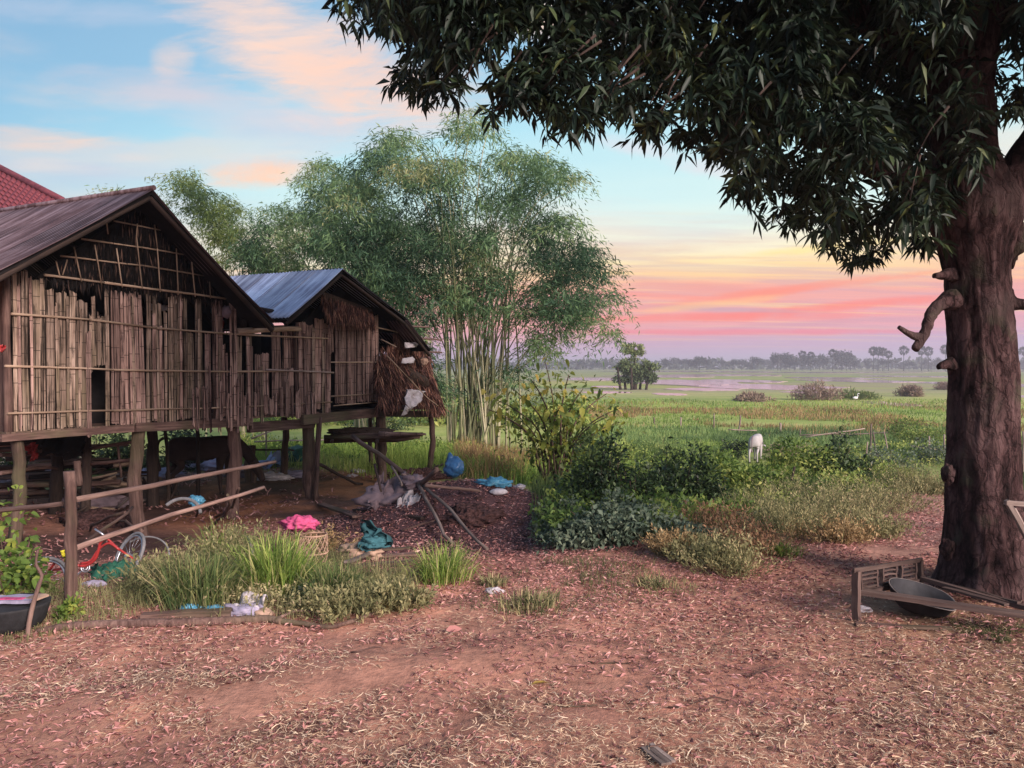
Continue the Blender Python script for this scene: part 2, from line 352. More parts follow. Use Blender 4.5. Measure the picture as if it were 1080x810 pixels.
# ------------------------------------------------------------------ mesh helpers
def wloc(o):
    p = Vector((0, 0, 0))
    while o is not None: p = p+o.location; o = o.parent
    return p
def link(o, parent=None):
    COL.objects.link(o)
    if parent is not None: o.parent = parent
    return o
def tag(o, label=None, cat=None, group=None, kind=None):
    if label: o['label'] = label
    if cat: o['category'] = cat
    if group: o['group'] = group
    if kind: o['kind'] = kind
    return o
def empty(name, loc, label, cat, group=None, rz=0):
    o = bpy.data.objects.new(name, None); COL.objects.link(o); o.location = loc; o.rotation_euler.z = rz
    o.empty_display_size = .2
    return tag(o, label, cat, group)
def npmesh(name, V, polys, mat, parent=None, tint=None, smooth=False, origin=None):
    """polys: list of int arrays (n,3)/(n,4); V world coordinates; origin: where the object stands"""
    V = np.asarray(V, np.float32).reshape(-1, 3)
    if parent is not None: origin = wloc(parent)
    me = bpy.data.meshes.new(name)
    org = np.array(origin if origin is not None else (0, 0, 0), np.float32)
    me.vertices.add(len(V)); me.vertices.foreach_set('co', (V-org).ravel())
    loops = np.concatenate([p.ravel() for p in polys if len(p)]).astype(np.int32)
    sizes = np.concatenate([np.full(len(p), p.shape[1]) for p in polys if len(p)]).astype(np.int32)
    starts = np.concatenate([[0], np.cumsum(sizes)[:-1]]).astype(np.int32)
    me.loops.add(len(loops)); me.loops.foreach_set('vertex_index', loops)
    me.polygons.add(len(sizes)); me.polygons.foreach_set('loop_start', starts)
    try: me.polygons.foreach_set('loop_total', sizes)
    except Exception: pass
    if smooth: me.polygons.foreach_set('use_smooth', np.ones(len(sizes), bool))
    if tint is not None:
        a = me.attributes.new('tint', 'FLOAT', 'POINT'); a.data.foreach_set('value', np.asarray(tint, np.float32))
    me.update(calc_edges=True); me.validate()
    me.materials.append(MATS[mat] if isinstance(mat, str) else mat)
    o = bpy.data.objects.new(name, me); COL.objects.link(o)
    if parent is not None: o.parent = parent
    elif origin is not None: o.location = origin
    return o

class MB:
    """collects simple solids in world coordinates, builds ONE mesh object"""
    def __init__(s): s.v = []; s.f = []; s.sm = []
    def add(s, V, F, smooth=False):
        k = len(s.v); s.v += [tuple(p) for p in V]; s.f += [tuple(i+k for i in f) for f in F]; s.sm += [smooth]*len(F)
    def box(s, c, size, rz=0, axes=None):
        c = Vector(c); h = [x/2 for x in size]
        if axes is None: axes = (Vector((math.cos(rz), math.sin(rz), 0)), Vector((-math.sin(rz), math.cos(rz), 0)), Vector((0, 0, 1)))
        V = [c+axes[0]*h[0]*i+axes[1]*h[1]*j+axes[2]*h[2]*k for k in (-1, 1) for j in (-1, 1) for i in (-1, 1)]
        s.add(V, [(0, 2, 3, 1), (4, 5, 7, 6), (0, 1, 5, 4), (2, 6, 7, 3), (0, 4, 6, 2), (1, 3, 7, 5)])
    def beam(s, a, b, w, t, up=Vector((0, 0, 1))):
        a = Vector(a); b = Vector(b); d = (b-a); L = d.length; d.normalize()
        x = d.cross(Vector(up)); x = x.normalized() if x.length > 1e-4 else Vector((1, 0, 0)); z = x.cross(d)
        s.box((a+b)/2, (w, L, t), axes=(x, d, z))
    def tube(s, pts, rad, seg=7, jit=0.0, cap=True, twist=0):
        pts = [Vector(p) for p in pts]; n = len(pts)
        if not hasattr(rad, '__len__'): rad = [rad]*n
        V = []; F = []; px = None
        for i, p in enumerate(pts):
            d = (pts[min(i+1, n-1)]-pts[max(i-1, 0)]).normalized()
            if px is None:
                px = d.cross(Vector((0, 0, 1)));
                if px.length < .1: px = d.cross(Vector((0, 1, 0)))
            px = (px-d*px.dot(d)).normalized(); py = d.cross(px)
            for k in range(seg):
                a = 2*math.pi*k/seg+twist*i; r = rad[i]*(1+random.uniform(-jit, jit))
                V.append(p+px*math.cos(a)*r+py*math.sin(a)*r)
        for i in range(n-1):
            for k in range(seg):
                k2 = (k+1) % seg; F.append((i*seg+k, i*seg+k2, (i+1)*seg+k2, (i+1)*seg+k))
        s.add(V, F, True)
        if cap:
            s.f.append(tuple(reversed([len(s.v)-n*seg+k for k in range(seg)]))); s.sm.append(False)
            s.f.append(tuple(len(s.v)-seg+k for k in range(seg))); s.sm.append(False)
    def build(s, name, mat, parent=None, origin=None):
        me = bpy.data.meshes.new(name)
        if parent is not None: org = wloc(parent)
        else: org = Vector(origin) if origin is not None else Vector((0, 0, 0))
        me.from_pydata([tuple(Vector(v)-org) for v in s.v], [], s.f)
        me.polygons.foreach_set('use_smooth', s.sm); me.update()
        me.materials.append(MATS[mat] if isinstance(mat, str) else mat)
        o = bpy.data.objects.new(name, me); COL.objects.link(o)
        if parent is not None: o.parent = parent
        else: o.location = org
        return o
def wob(a, b, n, amp, seed=None):
    """slightly crooked line from a to b"""
    a = Vector(a); b = Vector(b); out = []
    L = (b-a).length
    for i in range(n+1):
        t = i/n; k = math.sin(math.pi*t)**.5 if 0 < t < 1 else 0
        out.append(a.lerp(b, t)+Vector([random.uniform(-amp, amp)*L for _ in range(3)])*k)
    return out
def smoothpts(pts, m=5):
    """Catmull-Rom through the points"""
    pts = [Vector(p) for p in pts]; out = []
    for i in range(len(pts)-1):
        p0 = pts[max(i-1, 0)]; p1 = pts[i]; p2 = pts[i+1]; p3 = pts[min(i+2, len(pts)-1)]
        for k in range(m):
            t = k/m
            out.append(.5*((2*p1)+(p2-p0)*t+(2*p0-5*p1+4*p2-p3)*t*t+(3*p1-p0-3*p2+p3)*t**3))
    out.append(pts[-1]); return out
def interp(vals, m):
    out = []
    for i in range(len(vals)-1):
        for k in range(m): out.append(vals[i]+(vals[i+1]-vals[i])*k/m)
    out.append(vals[-1]); return out

# ---- vectorised foliage
def unit(A): return A/np.maximum(np.linalg.norm(A, axis=-1, keepdims=True), 1e-6)
def rdir(n, up=0.0, rng=RNG):
    d = rng.normal(size=(n, 3)); d[:, 2] += up; return unit(d)
def leaf_arrays(Pn, D, L, W, fold=.25, mode=2, droop=0.0, rng=RNG):
    """diamond leaves (mode 2: two triangles) or lance leaves with droop (mode 4)"""
    n = len(Pn); D = unit(D); L = np.broadcast_to(L, n)[:, None]; W = np.broadcast_to(W, n)[:, None]
    S = unit(np.cross(D, unit(rng.normal(size=(n, 3))*np.array([.6, .6, .6])+np.array([0, 0, 1.])))); N = np.cross(S, D)
    dz = np.array([0, 0, -1.0])
    if mode == 2:
        v = np.stack([Pn, Pn+D*L*.45+S*W/2+N*W*fold, Pn+D*L+dz*L*droop, Pn+D*L*.45-S*W/2+N*W*fold], 1)
        b = np.arange(n)[:, None]*4
        return v.reshape(-1, 3), [b+np.array([0, 2, 1]), b+np.array([0, 3, 2])], 4
    v = np.stack([Pn, Pn+D*L*.28+S*W*.46+N*W*fold+dz*L*droop*.08, Pn+D*L*.28-S*W*.46+N*W*fold+dz*L*droop*.08,
                  Pn+D*L*.66+S*W*.42+N*W*fold*.8+dz*L*droop*.4, Pn+D*L*.66-S*W*.42+N*W*fold*.8+dz*L*droop*.4,
                  Pn+D*L+dz*L*droop, Pn+D*L*.28+dz*L*droop*.08, Pn+D*L*.66+dz*L*droop*.4], 1)
    b = np.arange(n)[:, None]*8
    tri = [b+np.array([0, 6, 1]), b+np.array([0, 2, 6]), b+np.array([3, 7, 5]), b+np.array([7, 4, 5])]
    quad = [b+np.array([1, 6, 7, 3]), b+np.array([6, 2, 4, 7])]
    return v.reshape(-1, 3), tri+quad, 8
def blade_arrays(Pn, Hh, lean, W, rng=RNG, out=None):
    """grass blades: bent strips of 3 faces; lean is sideways reach over height; out: preferred directions"""
    n = len(Pn); a = rng.uniform(0, 2*math.pi, n)
    O = np.stack([np.cos(a), np.sin(a), np.zeros(n)], 1)
    if out is not None: O = unit(O*.55+out)
    lr = np.broadcast_to(lean, n)[:, None]; O = O*lr
    a2 = rng.uniform(0, 2*math.pi, n); S = np.stack([np.cos(a2), np.sin(a2), np.zeros(n)], 1)*(np.broadcast_to(W, n)[:, None]/2)
    Hh = np.broadcast_to(Hh, n)[:, None]; Z = np.array([0, 0, 1.]); dr = np.minimum(lr, 1.3)**2
    p1 = Pn+Z*Hh*(.45-.05*dr)+O*Hh*.16; p2 = Pn+Z*Hh*(.84-.22*dr)+O*Hh*.5; p3 = Pn+Z*Hh*(1-.5*dr)+O*Hh*.95
    v = np.stack([Pn-S, Pn+S, p1-S*.85, p1+S*.85, p2-S*.5, p2+S*.5, p3], 1)
    b = np.arange(n)[:, None]*7
    return v.reshape(-1, 3), [b+np.array([4, 5, 6]), b+np.array([0, 1, 3, 2]), b+np.array([2, 3, 5, 4])], 7
def build_arrays(name, parts, mat, parent=None, origin=None, smooth=False):
    """parts: list of (verts, polys, k, tint per item)"""
    Vs = []; Ps = {}; Ts = []; off = 0
    for v, polys, k, tint in parts:
        Vs.append(v); Ts.append(np.repeat(tint, k))
        for p in polys: Ps.setdefault(p.shape[1], []).append(p+off)
        off += len(v)
    return npmesh(name, np.concatenate(Vs), [np.concatenate(x) for x in Ps.values()], mat, parent,
                  np.concatenate(Ts), smooth, origin)

def framed(name, a, b, mat, parent, local, smooth=True, up=None):
    """an object whose own z axis runs from a to b; local = (verts, faces) in that frame"""
    a = Vector(a); b = Vector(b); d = (b-a).normalized()
    x = Vector(up).cross(d) if up is not None else d.cross(Vector((0.13, 1, 0.07)))
    x.normalize(); y = d.cross(x)
    M = Matrix(((x.x, y.x, d.x, a.x), (x.y, y.y, d.y, a.y), (x.z, y.z, d.z, a.z), (0, 0, 0, 1)))
    V, F = local
    me = bpy.data.meshes.new(name); me.from_pydata([tuple(v) for v in V], [], F)
    if smooth: me.polygons.foreach_set('use_smooth', [len(f) <= 4 for f in F])
    me.update(); me.materials.append(MATS[mat])
    o = bpy.data.objects.new(name, me); COL.objects.link(o)
    if parent is not None:
        o.parent = parent; M = Matrix.Translation(-wloc(parent)) @ M
    o.matrix_local = M
    return o
def stick(name, a, b, r0, mat, parent=None, r1=None, seg=7, n=5, crook=.012, jit=.08, nodes=False):
    """a pole, cane or post: crooked tapered round timber in its own frame"""
    L = (Vector(b)-Vector(a)).length; r1 = r0*.85 if r1 is None else r1
    V = []; F = []; ox = oy = 0
    for i in range(n+1):
        t = i/n
        if 0 < i < n: ox += random.uniform(-crook, crook)*L/2; oy += random.uniform(-crook, crook)*L/2
        if i == n: ox = oy = 0
        r = r0+(r1-r0)*t
        for k in range(seg):
            q = 2*math.pi*k/seg; rr = r*(1+random.uniform(-jit, jit)); V.append((ox+rr*math.cos(q), oy+rr*math.sin(q), t*L))
    for i in range(n):
        for k in range(seg): F.append((i*seg+k, i*seg+(k+1) % seg, (i+1)*seg+(k+1) % seg, (i+1)*seg+k))
    F.append(tuple(reversed(range(seg)))); F.append(tuple(n*seg+k for k in range(seg)))
    return framed(name, a, b, mat, parent, (V, F))
def plank(name, a, b, w, t, mat, parent=None, up=(0, 0, 1), n=4, warp=.004, rag=.0):
    """a sawn board with slightly warped faces and uneven ends; w along up x direction"""
    L = (Vector(b)-Vector(a)).length; V = []; F = []
    for i in range(n+1):
        z = L*i/n; dx = random.uniform(-warp, warp); dy = random.uniform(-warp, warp)
        for (sx, sy) in ((-1, -1), (1, -1), (1, 1), (-1, 1)):
            zz = z+(random.uniform(-rag, rag) if i in (0, n) else 0)
            V.append((sx*w/2*(1+random.uniform(-.03, .03))+dx, sy*t/2+dy, zz))
    for i in range(n):
        for k in range(4): F.append((i*4+k, i*4+(k+1) % 4, (i+1)*4+(k+1) % 4, (i+1)*4+k))
    F.append((3, 2, 1, 0)); F.append(tuple(n*4+k for k in range(4)))
    return framed(name, a, b, mat, parent, (V, F), smooth=False, up=up)

# ================================================================== THE GROUND
def make_ground():
    ys = [-60, -30, -14, -7, -3, -1, 0.5]; y = 1.5
    while y < 3200: ys.append(y); y += max(.055, (y-1)*.0125) if y < 60 else y*.02
    ys = np.array(ys, float)
    na = 340; a = np.linspace(-1, 1, na); a = np.sign(a)*(np.abs(a)**1.15)
    A, Y = np.meshgrid(a, ys); X = A*(np.abs(Y)*1.15+12)
    Z = H(X, Y)
    # pebbly relief close by
    near = np.exp(-np.clip(Y-2, 0, None)/9)
    Z = Z+near*(fbm(X, Y, 7, 21, 3)-.44)*.022
    V = np.stack([X, Y, Z], -1).reshape(-1, 3)
    ny, nx = X.shape; i = np.arange((ny-1))[:, None]*nx+np.arange(nx-1)[None, :]; i = i.ravel()
    F = np.stack([i, i+1, i+nx+1, i+nx], 1)
    o = npmesh('ground', V, [F], 'ground', smooth=True)
    x = V[:, 0]; y = V[:, 1]
    def mixc(c, c2, m): return c*(1-m[:, None])+np.array(c2)*m[:, None]
    n1 = fbm(x, y, .8, 31); n2 = fbm(x, y, .25, 37)
    c = np.tile(np.array([.40, .20, .145]), (len(x), 1))                # reddish yard soil
    c = mixc(c, (.42, .215, .155), sst(.42, .62, n1))
    c = mixc(c, (.27, .155, .115), sst(5.6, 3.4, y)*.55*sst(.35, .6, fbm(x, y, 1.4, 93)+.1))
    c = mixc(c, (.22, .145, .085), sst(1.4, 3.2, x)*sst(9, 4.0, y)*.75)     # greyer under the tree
    # orange dirt below the house, dark soil of the mound
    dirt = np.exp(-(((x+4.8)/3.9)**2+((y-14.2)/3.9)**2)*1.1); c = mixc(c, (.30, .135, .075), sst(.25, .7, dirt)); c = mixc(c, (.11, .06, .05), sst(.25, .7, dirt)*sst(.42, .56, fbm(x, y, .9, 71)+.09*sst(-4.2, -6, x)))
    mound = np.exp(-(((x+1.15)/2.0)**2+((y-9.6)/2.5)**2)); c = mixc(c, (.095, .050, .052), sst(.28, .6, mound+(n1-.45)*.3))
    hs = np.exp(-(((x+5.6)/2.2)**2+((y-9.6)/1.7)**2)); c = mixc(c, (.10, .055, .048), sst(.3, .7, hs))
    pathm = np.exp(-(((x-4.6-(y-9)*.50)/1.6)**2))*sst(6, 9, y)*sst(22, 15, y); c = mixc(c, (.40, .23, .20), pathm*.8)
    # grass
    bnd = 11.6+1.6*(n2-.5)*2+2.2*sst(1, -3.5, x)+3.5*sst(4.5, 7.5, x)*0
    g = sst(-.6, 1.2, y-bnd)*(1-pathm)
    g = np.maximum(g, sst(15, 21, y)); g = g*(1-.92*sst(.25, .5, dirt)*sst(19.5, 17, y))
    gc = np.tile(np.array([.085, .12, .035]), (len(x), 1))
    gc = mixc(gc, (.24, .30, .08), sst(28, 44, y)); 
    gc = mixc(gc, (.30, .27, .12), sst(.50, .62, fbm(x*.35, y, .05, 41))*sst(30, 45, y))
    gc = mixc(gc, (.10, .18, .05), sst(.50, .60, fbm(x*.3, y, .06, 47))*sst(40, 55, y)*.8)
    # far marsh: pale stubble and drying mud in streaks
    s = fbm(x*.22, y, .035, 53); gc = mixc(gc, (.24, .21, .17), sst(.42, .60, s)*sst(75, 120, y)*.9)
    gc = mixc(gc, (.14, .17, .12), sst(150, 320, y)*.6)
    gc = mixc(gc, (.42, .40, .13), sst(.45, .6, fbm(x*.3, y, .045, 99))*sst(34, 46, y)*sst(120, 80, y)*.8); c = mixc(c, gc, g)
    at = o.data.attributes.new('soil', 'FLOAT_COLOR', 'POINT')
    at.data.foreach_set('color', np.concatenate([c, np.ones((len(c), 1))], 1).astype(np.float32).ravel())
    at = o.data.attributes.new('grassy', 'FLOAT', 'POINT'); at.data.foreach_set('value', (g*.9*(1-.45*sst(80, 140, y))).astype(np.float32))
    tag(o, kind='structure', label='reddish bare yard running into green marsh grassland')
make_ground()

def water_sheet(px, py, wpx, hpx, seed, label='pale sheet of flood water'):
    c = G(px, py); Y0 = FPX*(EYE-c.z)/max(.5, (py-hpx/2)-HORIZON); Y1 = FPX*(EYE-c.z)/max(.5, (py+hpx/2)-HORIZON)
    hy = (Y0-Y1)/2; cy = (Y0+Y1)/2; hx = wpx/FPX*cy/2; cx = (px-540)/FPX*cy
    n = 60; V = [(cx, cy)]
    for k in range(n):
        a = 2*math.pi*k/n; r = .72+.55*(float(fbm(math.cos(a)*2+9, math.sin(a)*2+9, 1.3, seed))-.3)
        V.append((cx+hx*r*math.cos(a), cy+hy*r*math.sin(a)))
    z = max(hz(v[0], v[1]) for v in V)+.03
    me = bpy.data.meshes.new('water')
    me.from_pydata([(v[0], v[1], z) for v in V]+[(v[0], v[1], z-.45) for v in V[1:]], [], [(0, 1+k, 1+(k+1) % n) for k in range(n)]+[(1+k, n+1+k, n+1+(k+1) % n, 1+(k+1) % n) for k in range(n)])
    me.materials.append(MATS['water']); o = bpy.data.objects.new('water', me); COL.objects.link(o)
    tag(o, kind='structure', label=label)
for i, a in enumerate([(712, 404, 140, 8), (800, 408.5, 170, 8), (706, 416, 40, 3), (640, 400, 100, 4), (900, 402, 130, 4), (740, 411, 90, 4), (850, 414, 60, 3), (720, 392, 200, 2), (960, 397, 130, 2.4), (760, 396, 150, 2.4),
                       (1060, 407, 90, 8), (1062, 418, 60, 4), (640, 408, 40, 2.5), (870, 393, 240, 1.6), (1000, 391.5, 200, 1.3)]):
    water_sheet(*a, seed=60+i)
for i, a in enumerate(((880, 399, 110, 3), (640, 414, 60, 2.5), (780, 402, 90, 4), (990, 404, 70, 3), (690, 397, 120, 3))): water_sheet(*a, seed=160+i)
water_sheet(938, 426, 50, 6, 90, 'small pool in the green pasture')

# ================================================================== HOUSE FRAME (facade recedes to the right)
U = Vector((0.447, 0.894, 0)).normalized(); N_ = Vector((U.y, -U.x, 0)); BK = -N_
O1 = P(10, 457, 9.0)
def Wp(px, py, off=0.0):
    """point of the facade plane (moved off metres outward) seen at a pixel of the photograph"""
    r = ray(px, py); e = Vector((0, 0, EYE)); k = ((O1+N_*off-e).dot(N_))/r.dot(N_); return e+r*k
def F3(t, z, off=0.0): 
    p = O1+U*t+N_*off; return Vector((p.x, p.y, z))
def tz(px, py, off=0.0):
    p = Wp(px, py, off); return (p-O1).dot(U), p.z
ZF = O1.z
def slat(parent, px0, px1, ytop, ybot, mat, off=0.0, rag=.03):
    """one flattened bamboo strip, split and ragged at both ends"""
    t0, zt = tz(px0, ytop, off); t1, _ = tz(px1, ytop, off); _, zb = tz((px0+px1)/2, ybot, off)
    w = (t1-t0)*random.uniform(.82, .97); L = zt-zb; tc = (t0+t1)/2
    nc = max(4, int(round(w/.022))); nr = 5
    lean = random.gauss(0, .011)*L; V = []; F = []
    prof = [random.uniform(0, .014) for _ in range(nc+1)]
    top = [random.uniform(-rag, rag*.4) for _ in range(nc+1)]; bot = [random.uniform(-rag*.4, rag*.7) for _ in range(nc+1)]
    bow = random.uniform(-.008, .012)
    for side in (0, 1):
        for i in range(nr+1):
            s = i/nr
            for k in range(nc+1):
                z = s*L+(top[k] if i == nr else 0)+(bot[k] if i == 0 else 0)
                y = prof[k]*(1 if k % 2 else .2)+bow*math.sin(math.pi*s)+(0 if side == 0 else -.012)
                V.append(((k/nc-.5)*w+lean*s, y, z))
    m = (nr+1)*(nc+1)
    for i in range(nr):
        for k in range(nc):
            a = i*(nc+1)+k; F.append((a, a+1, a+nc+2, a+nc+1)); b = a+m; F.append((b+nc+1, b+nc+2, b+1, b))
    for i in range(nr):
        a = i*(nc+1); F.append((a+nc+1, a+m+nc+1, a+m, a)); a += nc; F.append((a, a+m, a+m+nc+1, a+nc+1))
    for k in range(nc):
        F.append((k, k+m, k+m+1, k+1)); a = nr*(nc+1)+k; F.append((a+1, a+m+1, a+m, a))
    base = F3(tc, zb, off)
    me = bpy.data.meshes.new('slat'); me.from_pydata(V, [], F); me.update(); me.materials.append(MATS[mat])
    o = bpy.data.objects.new('slat', me); COL.objects.link(o); o.parent = parent
    Mx = Matrix(((U.x, N_.x, 0, base.x), (U.y, N_.y, 0, base.y), (0, 0, 1, base.z), (0, 0, 0, 1)))
    o.matrix_local = Matrix.Translation(-wloc(parent)) @ Mx
    return o
def strip_run(parent, x0, x1, ytop, ybot, mat, wpx=9, off=0, tj=3, bj=2, gap=0, rag=.03):
    """a run of strips; ytop/ybot are (left, right) pixel heights"""
    x = x0
    while x < x1-2:
        w = random.uniform(.75, 1.3)*wpx; w = min(w, x1-x); s = (x+w/2-x0)/(x1-x0)
        yt = ytop[0]+(ytop[1]-ytop[0])*s+random.uniform(-tj, tj); yb = ybot[0]+(ybot[1]-ybot[0])*s+random.uniform(-bj, bj)
        slat(parent, x, x+w, yt, yb, mat, off+random.uniform(-.008, .008), rag); x += w+random.uniform(0, gap)
def cane(parent, pts, r, mat='batten_wood', off=.03, name='batten'):
    """cane laid over the facade through pixel points; joined end to end"""
    for a, b in zip(pts[:-1], pts[1:]):
        stick(name, Wp(*a, off), Wp(*b, off), r, mat, parent, n=4, crook=.004)

# corrugated sheet: from eave to ridge, ridges run down the slope
def sheet(parent, e0, e1, r0, r1, mat, name='roof_sheet', pitch=.076, amp=.011, thick=.002, sag=.0, rag=0):
    e0, e1, r0, r1 = map(Vector, (e0, e1, r0, r1)); Wd = (e1-e0).length; n = max(4, int(Wd/pitch*4)); m = 6
    nrm = (e1-e0).cross(r0-e0).normalized(); nrm = nrm if nrm.z > 0 else -nrm
    V = []; F = []
    for side in (0, 1):
        for j in range(m+1):
            t = j/m
            for i in range(n+1):
                s = i/n; p = e0.lerp(e1, s).lerp(r0.lerp(r1, s), t)
                if j == 0 and rag: p = p+(e0-r0).normalized()*rag*math.sin(s*9+2)
                p = p+nrm*(amp*math.sin(2*math.pi*s*Wd/pitch)-side*thick)-Vector((0, 0, sag*math.sin(math.pi*t)))
                V.append(p)
    k = (m+1)*(n+1)
    for j in range(m):
        for i in range(n):
            a = j*(n+1)+i; F.append((a, a+1, a+n+2, a+n+1)); b = a+k; F.append((b+n+1, b+n+2, b+1, b))
    # rim
    for i in range(n):
        F.append((i, i+k, i+k+1, i+1)); a = m*(n+1)+i; F.append((a+1, a+k+1, a+k, a))
    for j in range(m):
        a = j*(n+1); F.append((a+n+1, a+k+n+1, a+k, a)); a += n; F.append((a, a+k, a+k+n+1, a+n+1))
    # own frame: x along the eave, z up the slope, so the rust streaks follow the corrugation
    X = (e1-e0).normalized(); Zs = nrm.cross(X)
    if Zs.dot(r0-e0) < 0: Zs = -Zs
    Mx = Matrix(((X.x, nrm.x, Zs.x, e0.x), (X.y, nrm.y, Zs.y, e0.y), (X.z, nrm.z, Zs.z, e0.z), (0, 0, 0, 1))); Mi = Mx.inverted()
    me = bpy.data.meshes.new(name); me.from_pydata([tuple(Mi @ v) for v in V], [], F)
    me.polygons.foreach_set('use_smooth', [True]*len(F)); me.update(); me.materials.append(MATS[mat])
    o = bpy.data.objects.new(name, me); COL.objects.link(o); o.parent = parent
    o.matrix_local = Matrix.Translation(-wloc(parent)) @ Mx
    return o
def thatch_arrays(quads, per, L, W, hang=1.0, spread=.25):
    """straw hanging over surfaces; quads: corner lists (a,b,c,d)"""
    Ps = []
    for q in quads:
        a, b, c, d = [np.array(v) for v in q]; n = per
        s = RNG.random((n, 1)); t = RNG.random((n, 1))
        Ps.append((a*(1-s)+b*s)*(1-t)+(d*(1-s)+c*s)*t)
    Pn = np.concatenate(Ps); n = len(Pn)
    D = RNG.normal(size=(n, 3))*spread+np.array([0, 0, -hang]); 
    v, p, k = leaf_arrays(Pn, D, RNG.uniform(.5, 1.1, n)*L, W, .1)
    return (v, p, k, RNG.random(n)**1.4)

# ================================================================== FIRST HOUSE
h1 = empty('stilt_house', (O1.x, O1.y, hz(O1.x, O1.y)), 'big bamboo stilt house with brown rusty tin roof and dark thatched gable', 'house')
# --- slats, left to right
A_ = 'slat_bamboo'; B_ = 'slat_pink'
strip_run(h1, 12, 46, (292, 286), (456, 455), A_, 10, 0, 8)
strip_run(h1, 47, 94, (306, 312), (454, 451), A_, 10, 0, 8, gap=1.0)
strip_run(h1, 94, 97, (330, 330), (392, 392), A_, 3)
strip_run(h1, 97, 113, (322, 330), (385, 384), A_, 5, 0, 12)          # short ones above the hole
slat(h1, 90.5, 96, 350, 462, B_, .035)
slat(h1, 109.5, 113.8, 303, 457, A_, .012)
strip_run(h1, 115, 153, (306, 308), (450, 447), B_, 12, 0, 2)
strip_run(h1, 153, 158, (308, 308), (447, 447), A_, 5)
strip_run(h1, 159, 175, (316, 330), (446, 445), A_, 6, 0, 8, gap=1.5)
strip_run(h1, 176, 196, (312, 312), (445, 443), A_, 7, 0, 4, gap=.5)
strip_run(h1, 197, 206, (352, 352), (442, 442), A_, 5, 0, 3)
strip_run(h1, 205, 215, (312, 318), (442, 441), A_, 5, 0, 4)
strip_run(h1, 215.5, 222, (352, 352), (441, 440), B_, 4, 0, 3)
strip_run(h1, 223.5, 234, (316, 322), (441, 440), B_, 6, 0, 5)
strip_run(h1, 234, 240, (362, 370), (440, 439), B_, 4, 0, 4)
slat(h1, 241, 249.5, 307, 441, B_, .03)
strip_run(h1, 250, 256, (350, 352), (440, 440), A_, 5, 0, 3)
strip_run(h1, 258, 268, (348, 352), (439, 438), A_, 5, 0, 4)
strip_run(h1, 268, 284, (370, 376), (438, 437), B_, 8, 0, 3)
slat(h1, 286, 296, 350, 436, B_, .02)                                  # twisted wide strip
strip_run(h1, 296, 312, (388, 389), (436, 435), B_, 7, .0, 2)
strip_run(h1, 314, 349, (342, 338), (434, 433), B_, 8, 0, 4, bj=5)
# second layer of narrow strips hanging over the first
for x, y0, y1 in ((20, 300, 452), (32, 292, 455), (60, 320, 452), (70, 312, 450), (83, 325, 449), (104, 330, 386), (129, 320, 446), (141, 312, 449), (163, 330, 443), (171, 345, 447),
                  (184, 320, 446), (190, 313, 442), (209, 335, 444), (228, 330, 446), (231, 360, 455), (245, 330, 452), (262, 356, 447), (265, 365, 452), (276, 385, 446), (322, 350, 440), (330, 345, 446), (341, 350, 438)):
    slat(h1, x-1.6, x+1.6, y0, y1, random.choice((A_, B_)), .022, .05)
# shingle-like end of the strips between the houses
for x in np.arange(203, 264, 3.6):
    if random.random() < .8: slat(h1, x, x+random.uniform(1.8, 3.6), random.uniform(385, 425), random.uniform(441, 456), B_, .055, .04)
for x in np.arange(268, 350, 5.5):
    if random.random() < .75: slat(h1, x, x+random.uniform(2.5, 5), random.uniform(400, 420), random.uniform(436, 448), B_, .055, .05)
# --- battens over the wall
cane(h1, [(12, 331), (95, 337), (165, 346), (240, 352), (346, 357)], .016)
cane(h1, [(5, 386), (120, 390), (240, 392), (300, 391.5)], .015)
cane(h1, [(280, 390), (352, 393)], .017, 'grey_wood', .05)
cane(h1, [(8, 436), (120, 433), (200, 431), (262, 429), (350, 424)], .014)
# gable grid
cane(h1, [(47, 290), (110, 298), (170, 306), (238, 315)], .017, 'batten_wood', .04)
cane(h1, [(64, 270), (150, 280), (215, 291)], .012, 'batten_wood', .03)
cane(h1, [(86, 252), (150, 261), (197, 269)], .012, 'batten_wood', .03)
cane(h1, [(120, 233), (171, 243)], .011, 'batten_wood', .03)
for a, b in (((78, 260), (86, 297)), ((100, 258), (107, 300)), ((123, 262), (129, 303)), ((144, 250), (150, 305)), ((166, 262), (169, 308)), ((186, 262), (188, 311)),
             ((202, 274), (206, 313)), ((221, 297), (222, 315)), ((59, 275), (63, 291)), ((71, 274), (66, 290)), ((112, 232), (114, 247)), ((163, 237), (166, 262)), ((145, 236), (144, 252))):
    stick('upright', Wp(*a, .055), Wp(*b, .055), .009, 'batten_wood', h1, n=3, crook=.006)
# gable thatch with overhang shade put into the colour (board behind, straw in front)
gp = [tz(*q) for q in ((40, 291), (162, 208), (262, 318))]
mb = MB(); c0 = [F3(gp[0][0], gp[0][1]-.02, -.03), F3(gp[2][0], gp[2][1]-.02, -.03), F3(gp[1][0], gp[1][1]+.02, -.03)]
mb.add([*c0, *[c+BK*.06 for c in c0]], [(0, 1, 2), (5, 4, 3), (0, 3, 4, 1), (1, 4, 5, 2), (2, 5, 3, 0)]); mb.build('gable_board', 'shade_dark', h1)
n = 3600; s = RNG.random(n)**.8; t = RNG.random(n)
Pn = []
A0, B0, C0 = [np.array(F3(q[0], q[1], .0)) for q in (gp[0], gp[2], gp[1])]
r1_ = np.sqrt(RNG.random(n))[:, None]; r2_ = RNG.random(n)[:, None]
Pn = C0*(1-r1_)+A0*r1_*(1-r2_)+B0*r1_*r2_+np.array(N_)*RNG.uniform(-.02, .03, (n, 1))
D = RNG.normal(size=(n, 3))*.10+np.array([0, 0, -1.])
v, p, k = leaf_arrays(Pn, D, RNG.uniform(.08, .26, n), .016, .1)
